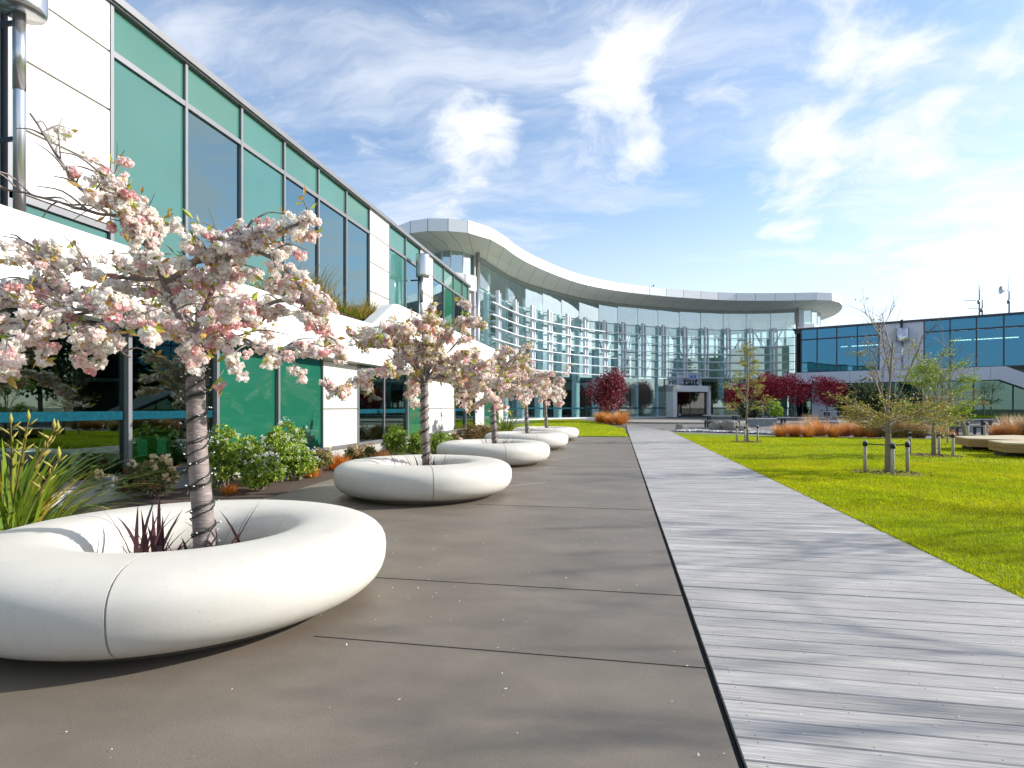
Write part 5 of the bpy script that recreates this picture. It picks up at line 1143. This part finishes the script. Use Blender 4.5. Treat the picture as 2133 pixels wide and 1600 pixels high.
table(1745,38.,.2,'farther picnic table behind the grey lavender mound'); table(2020,27.,.1,'dark picnic table behind the leaning bare tree'); table(1945,30.,-.1,'dark picnic table between the bright green tree and the leaning tree')
# low block walls
M_blk=mat('grey_block',(.24,.25,.27),rough=.85,var=.18,scale=4,bump=.2,bscale=30); M_cap=mat('pale_cap',(.62,.62,.58),rough=.7,var=.06)
def wall(p0,p1,d0,d1,h,lab):
    a,c=np.array(XY(p0,d0)),np.array(XY(p1,d1)); z=gz(a[1])-.04; T=thing('low_wall',(*a,z),lab,'low wall','low block walls on the forecourt')
    b=MB(); slab(b,a,c,z,z+h-.07,-.35,0.); b.build('block_face',M_blk,T,T.location); b=MB(); slab(b,a,c,z+h-.066,z+h,-.40,.04); b.build('cap_stone',M_cap,T,T.location)
wall(1562,1618,35.,35.,.50,'low grey block wall with pale cap right of the first picnic table'); wall(1690,1860,32.,31.,.50,'long low block wall with pale cap behind the orange and brown tufts'); wall(1930,1990,26.8,26.3,.14,'short low pale kerb wall left of the timber platforms')
# litter bin
x,y=XY(1297,40.5); T=thing('litter_bin',(x,y,gz(y)),'square timber litter bin with white lid behind the brightest orange tuft','litter bin')
z=gz(y)-.03; b=MB(); [b.box(x-.3+i*.1,x-.3+i*.1+.085,y-.3,y+.3,z,z+.78) for i in range(6)]; b.build('slat_body',M_timber,T,T.location); b=MB(); b.prism([(x+.36*math.cos(a),y+.36*math.sin(a)) for a in np.linspace(math.pi/4,2*math.pi+math.pi/4,5)[:4]],z+.785,z+.9); b.build('lid',M_ribbon,T,T.location)
# person standing inside the glass, seen from behind
def person(x,y,z,rz,lab):
    J=[(0,0,.95),(0,0,1.15),(0,0,1.38),(0,0,1.50),(0,.01,1.60),(0,.01,1.72), (-.10,0,.92),(-.12,.02,.50),(-.13,.03,.08),(-.13,-.10,.03),(.10,0,.92),(.12,.02,.50),(.13,.03,.08),(.13,-.10,.03),
       (-.19,0,1.40),(-.42,-.05,1.38),(-.25,-.16,1.52),(.19,0,1.40),(.38,0,1.22),(.30,-.18,1.32)]
    Eg=[(0,1),(1,2),(2,3),(3,4),(4,5),(0,6),(6,7),(7,8),(8,9),(0,10),(10,11),(11,12),(12,13),(2,14),(14,15),(15,16),(2,17),(17,18),(18,19)]
    Rd=[.15,.14,.17,.06,.10,.08,.10,.07,.045,.035,.10,.07,.045,.035,.075,.05,.04,.075,.05,.04]
    me=bpy.data.meshes.new('p'); me.from_pydata(J,Eg,[]); o=bpy.data.objects.new('p',me); COL.objects.link(o); m=o.modifiers.new('s','SKIN'); m2=o.modifiers.new('u','SUBSURF'); m2.levels=2
    for v,r in zip(me.skin_vertices[0].data,Rd): v.radius=(r,r*.85)
    me.skin_vertices[0].data[0].use_root=True
    dg=bpy.context.evaluated_depsgraph_get(); dg.update(); nm=bpy.data.meshes.new_from_object(o.evaluated_get(dg)); bpy.data.objects.remove(o)
    T=thing('person',(x,y,z),lab,'person',None,rz); b=bpy.data.objects.new('body',nm); COL.objects.link(b); b.parent=T
    nm.materials.clear(); nm.materials.append(mat('skin',(.55,.36,.27),rough=.6)); nm.materials.append(mat('red_shirt',(.30,.04,.05),rough=.8)); nm.materials.append(mat('navy_trousers',(.02,.03,.06),rough=.8)); nm.materials.append(mat('dark_hair',(.03,.02,.015),rough=.7))
    for p in nm.polygons:
        c=p.center; p.use_smooth=True; p.material_index=2 if c.z<.98 else (1 if c.z<1.47 and not (abs(c.x)>.3 and c.y<-.08) else (3 if (c.z>1.62 and c.y>-.03) else 0))
person(*XY(1230,57.2),.30,.1,'person in a dark red shirt and navy trousers standing behind the glass, arms bent')
# small ornamental interior things seen through the glass : cable reel chair and rods
for i,(px,d,cc,l) in enumerate([(1316,58.,(.60,.16,.06),'orange chair behind the glass left of the entrance'),(1351,59.,(.70,.70,.68),'white chair behind the glass left of the entrance')]):
    x,y=XY(px,d); T=thing('lobby_chair',(x,y,.3),l,'chair','chairs in the glass lobby'); mm=mat('chair_'+('orange' if i==0 else 'white'),cc,rough=.5)
    b=MB(); b.box(x-.25,x+.25,y-.25,y+.25,.72,.78); b.build('seat',mm,T,T.location); b=MB(); b.box(x-.25,x+.25,y+.2,y+.25,.785,1.2); b.build('backrest',mm,T,T.location)
    for sx in (-.22,.2):
        for sy in (-.22,.2): b=MB(); b.box(x+sx,x+sx+.03,y+sy,y+sy+.03,.3,.717); b.build('leg',M_walu,T,T.location)
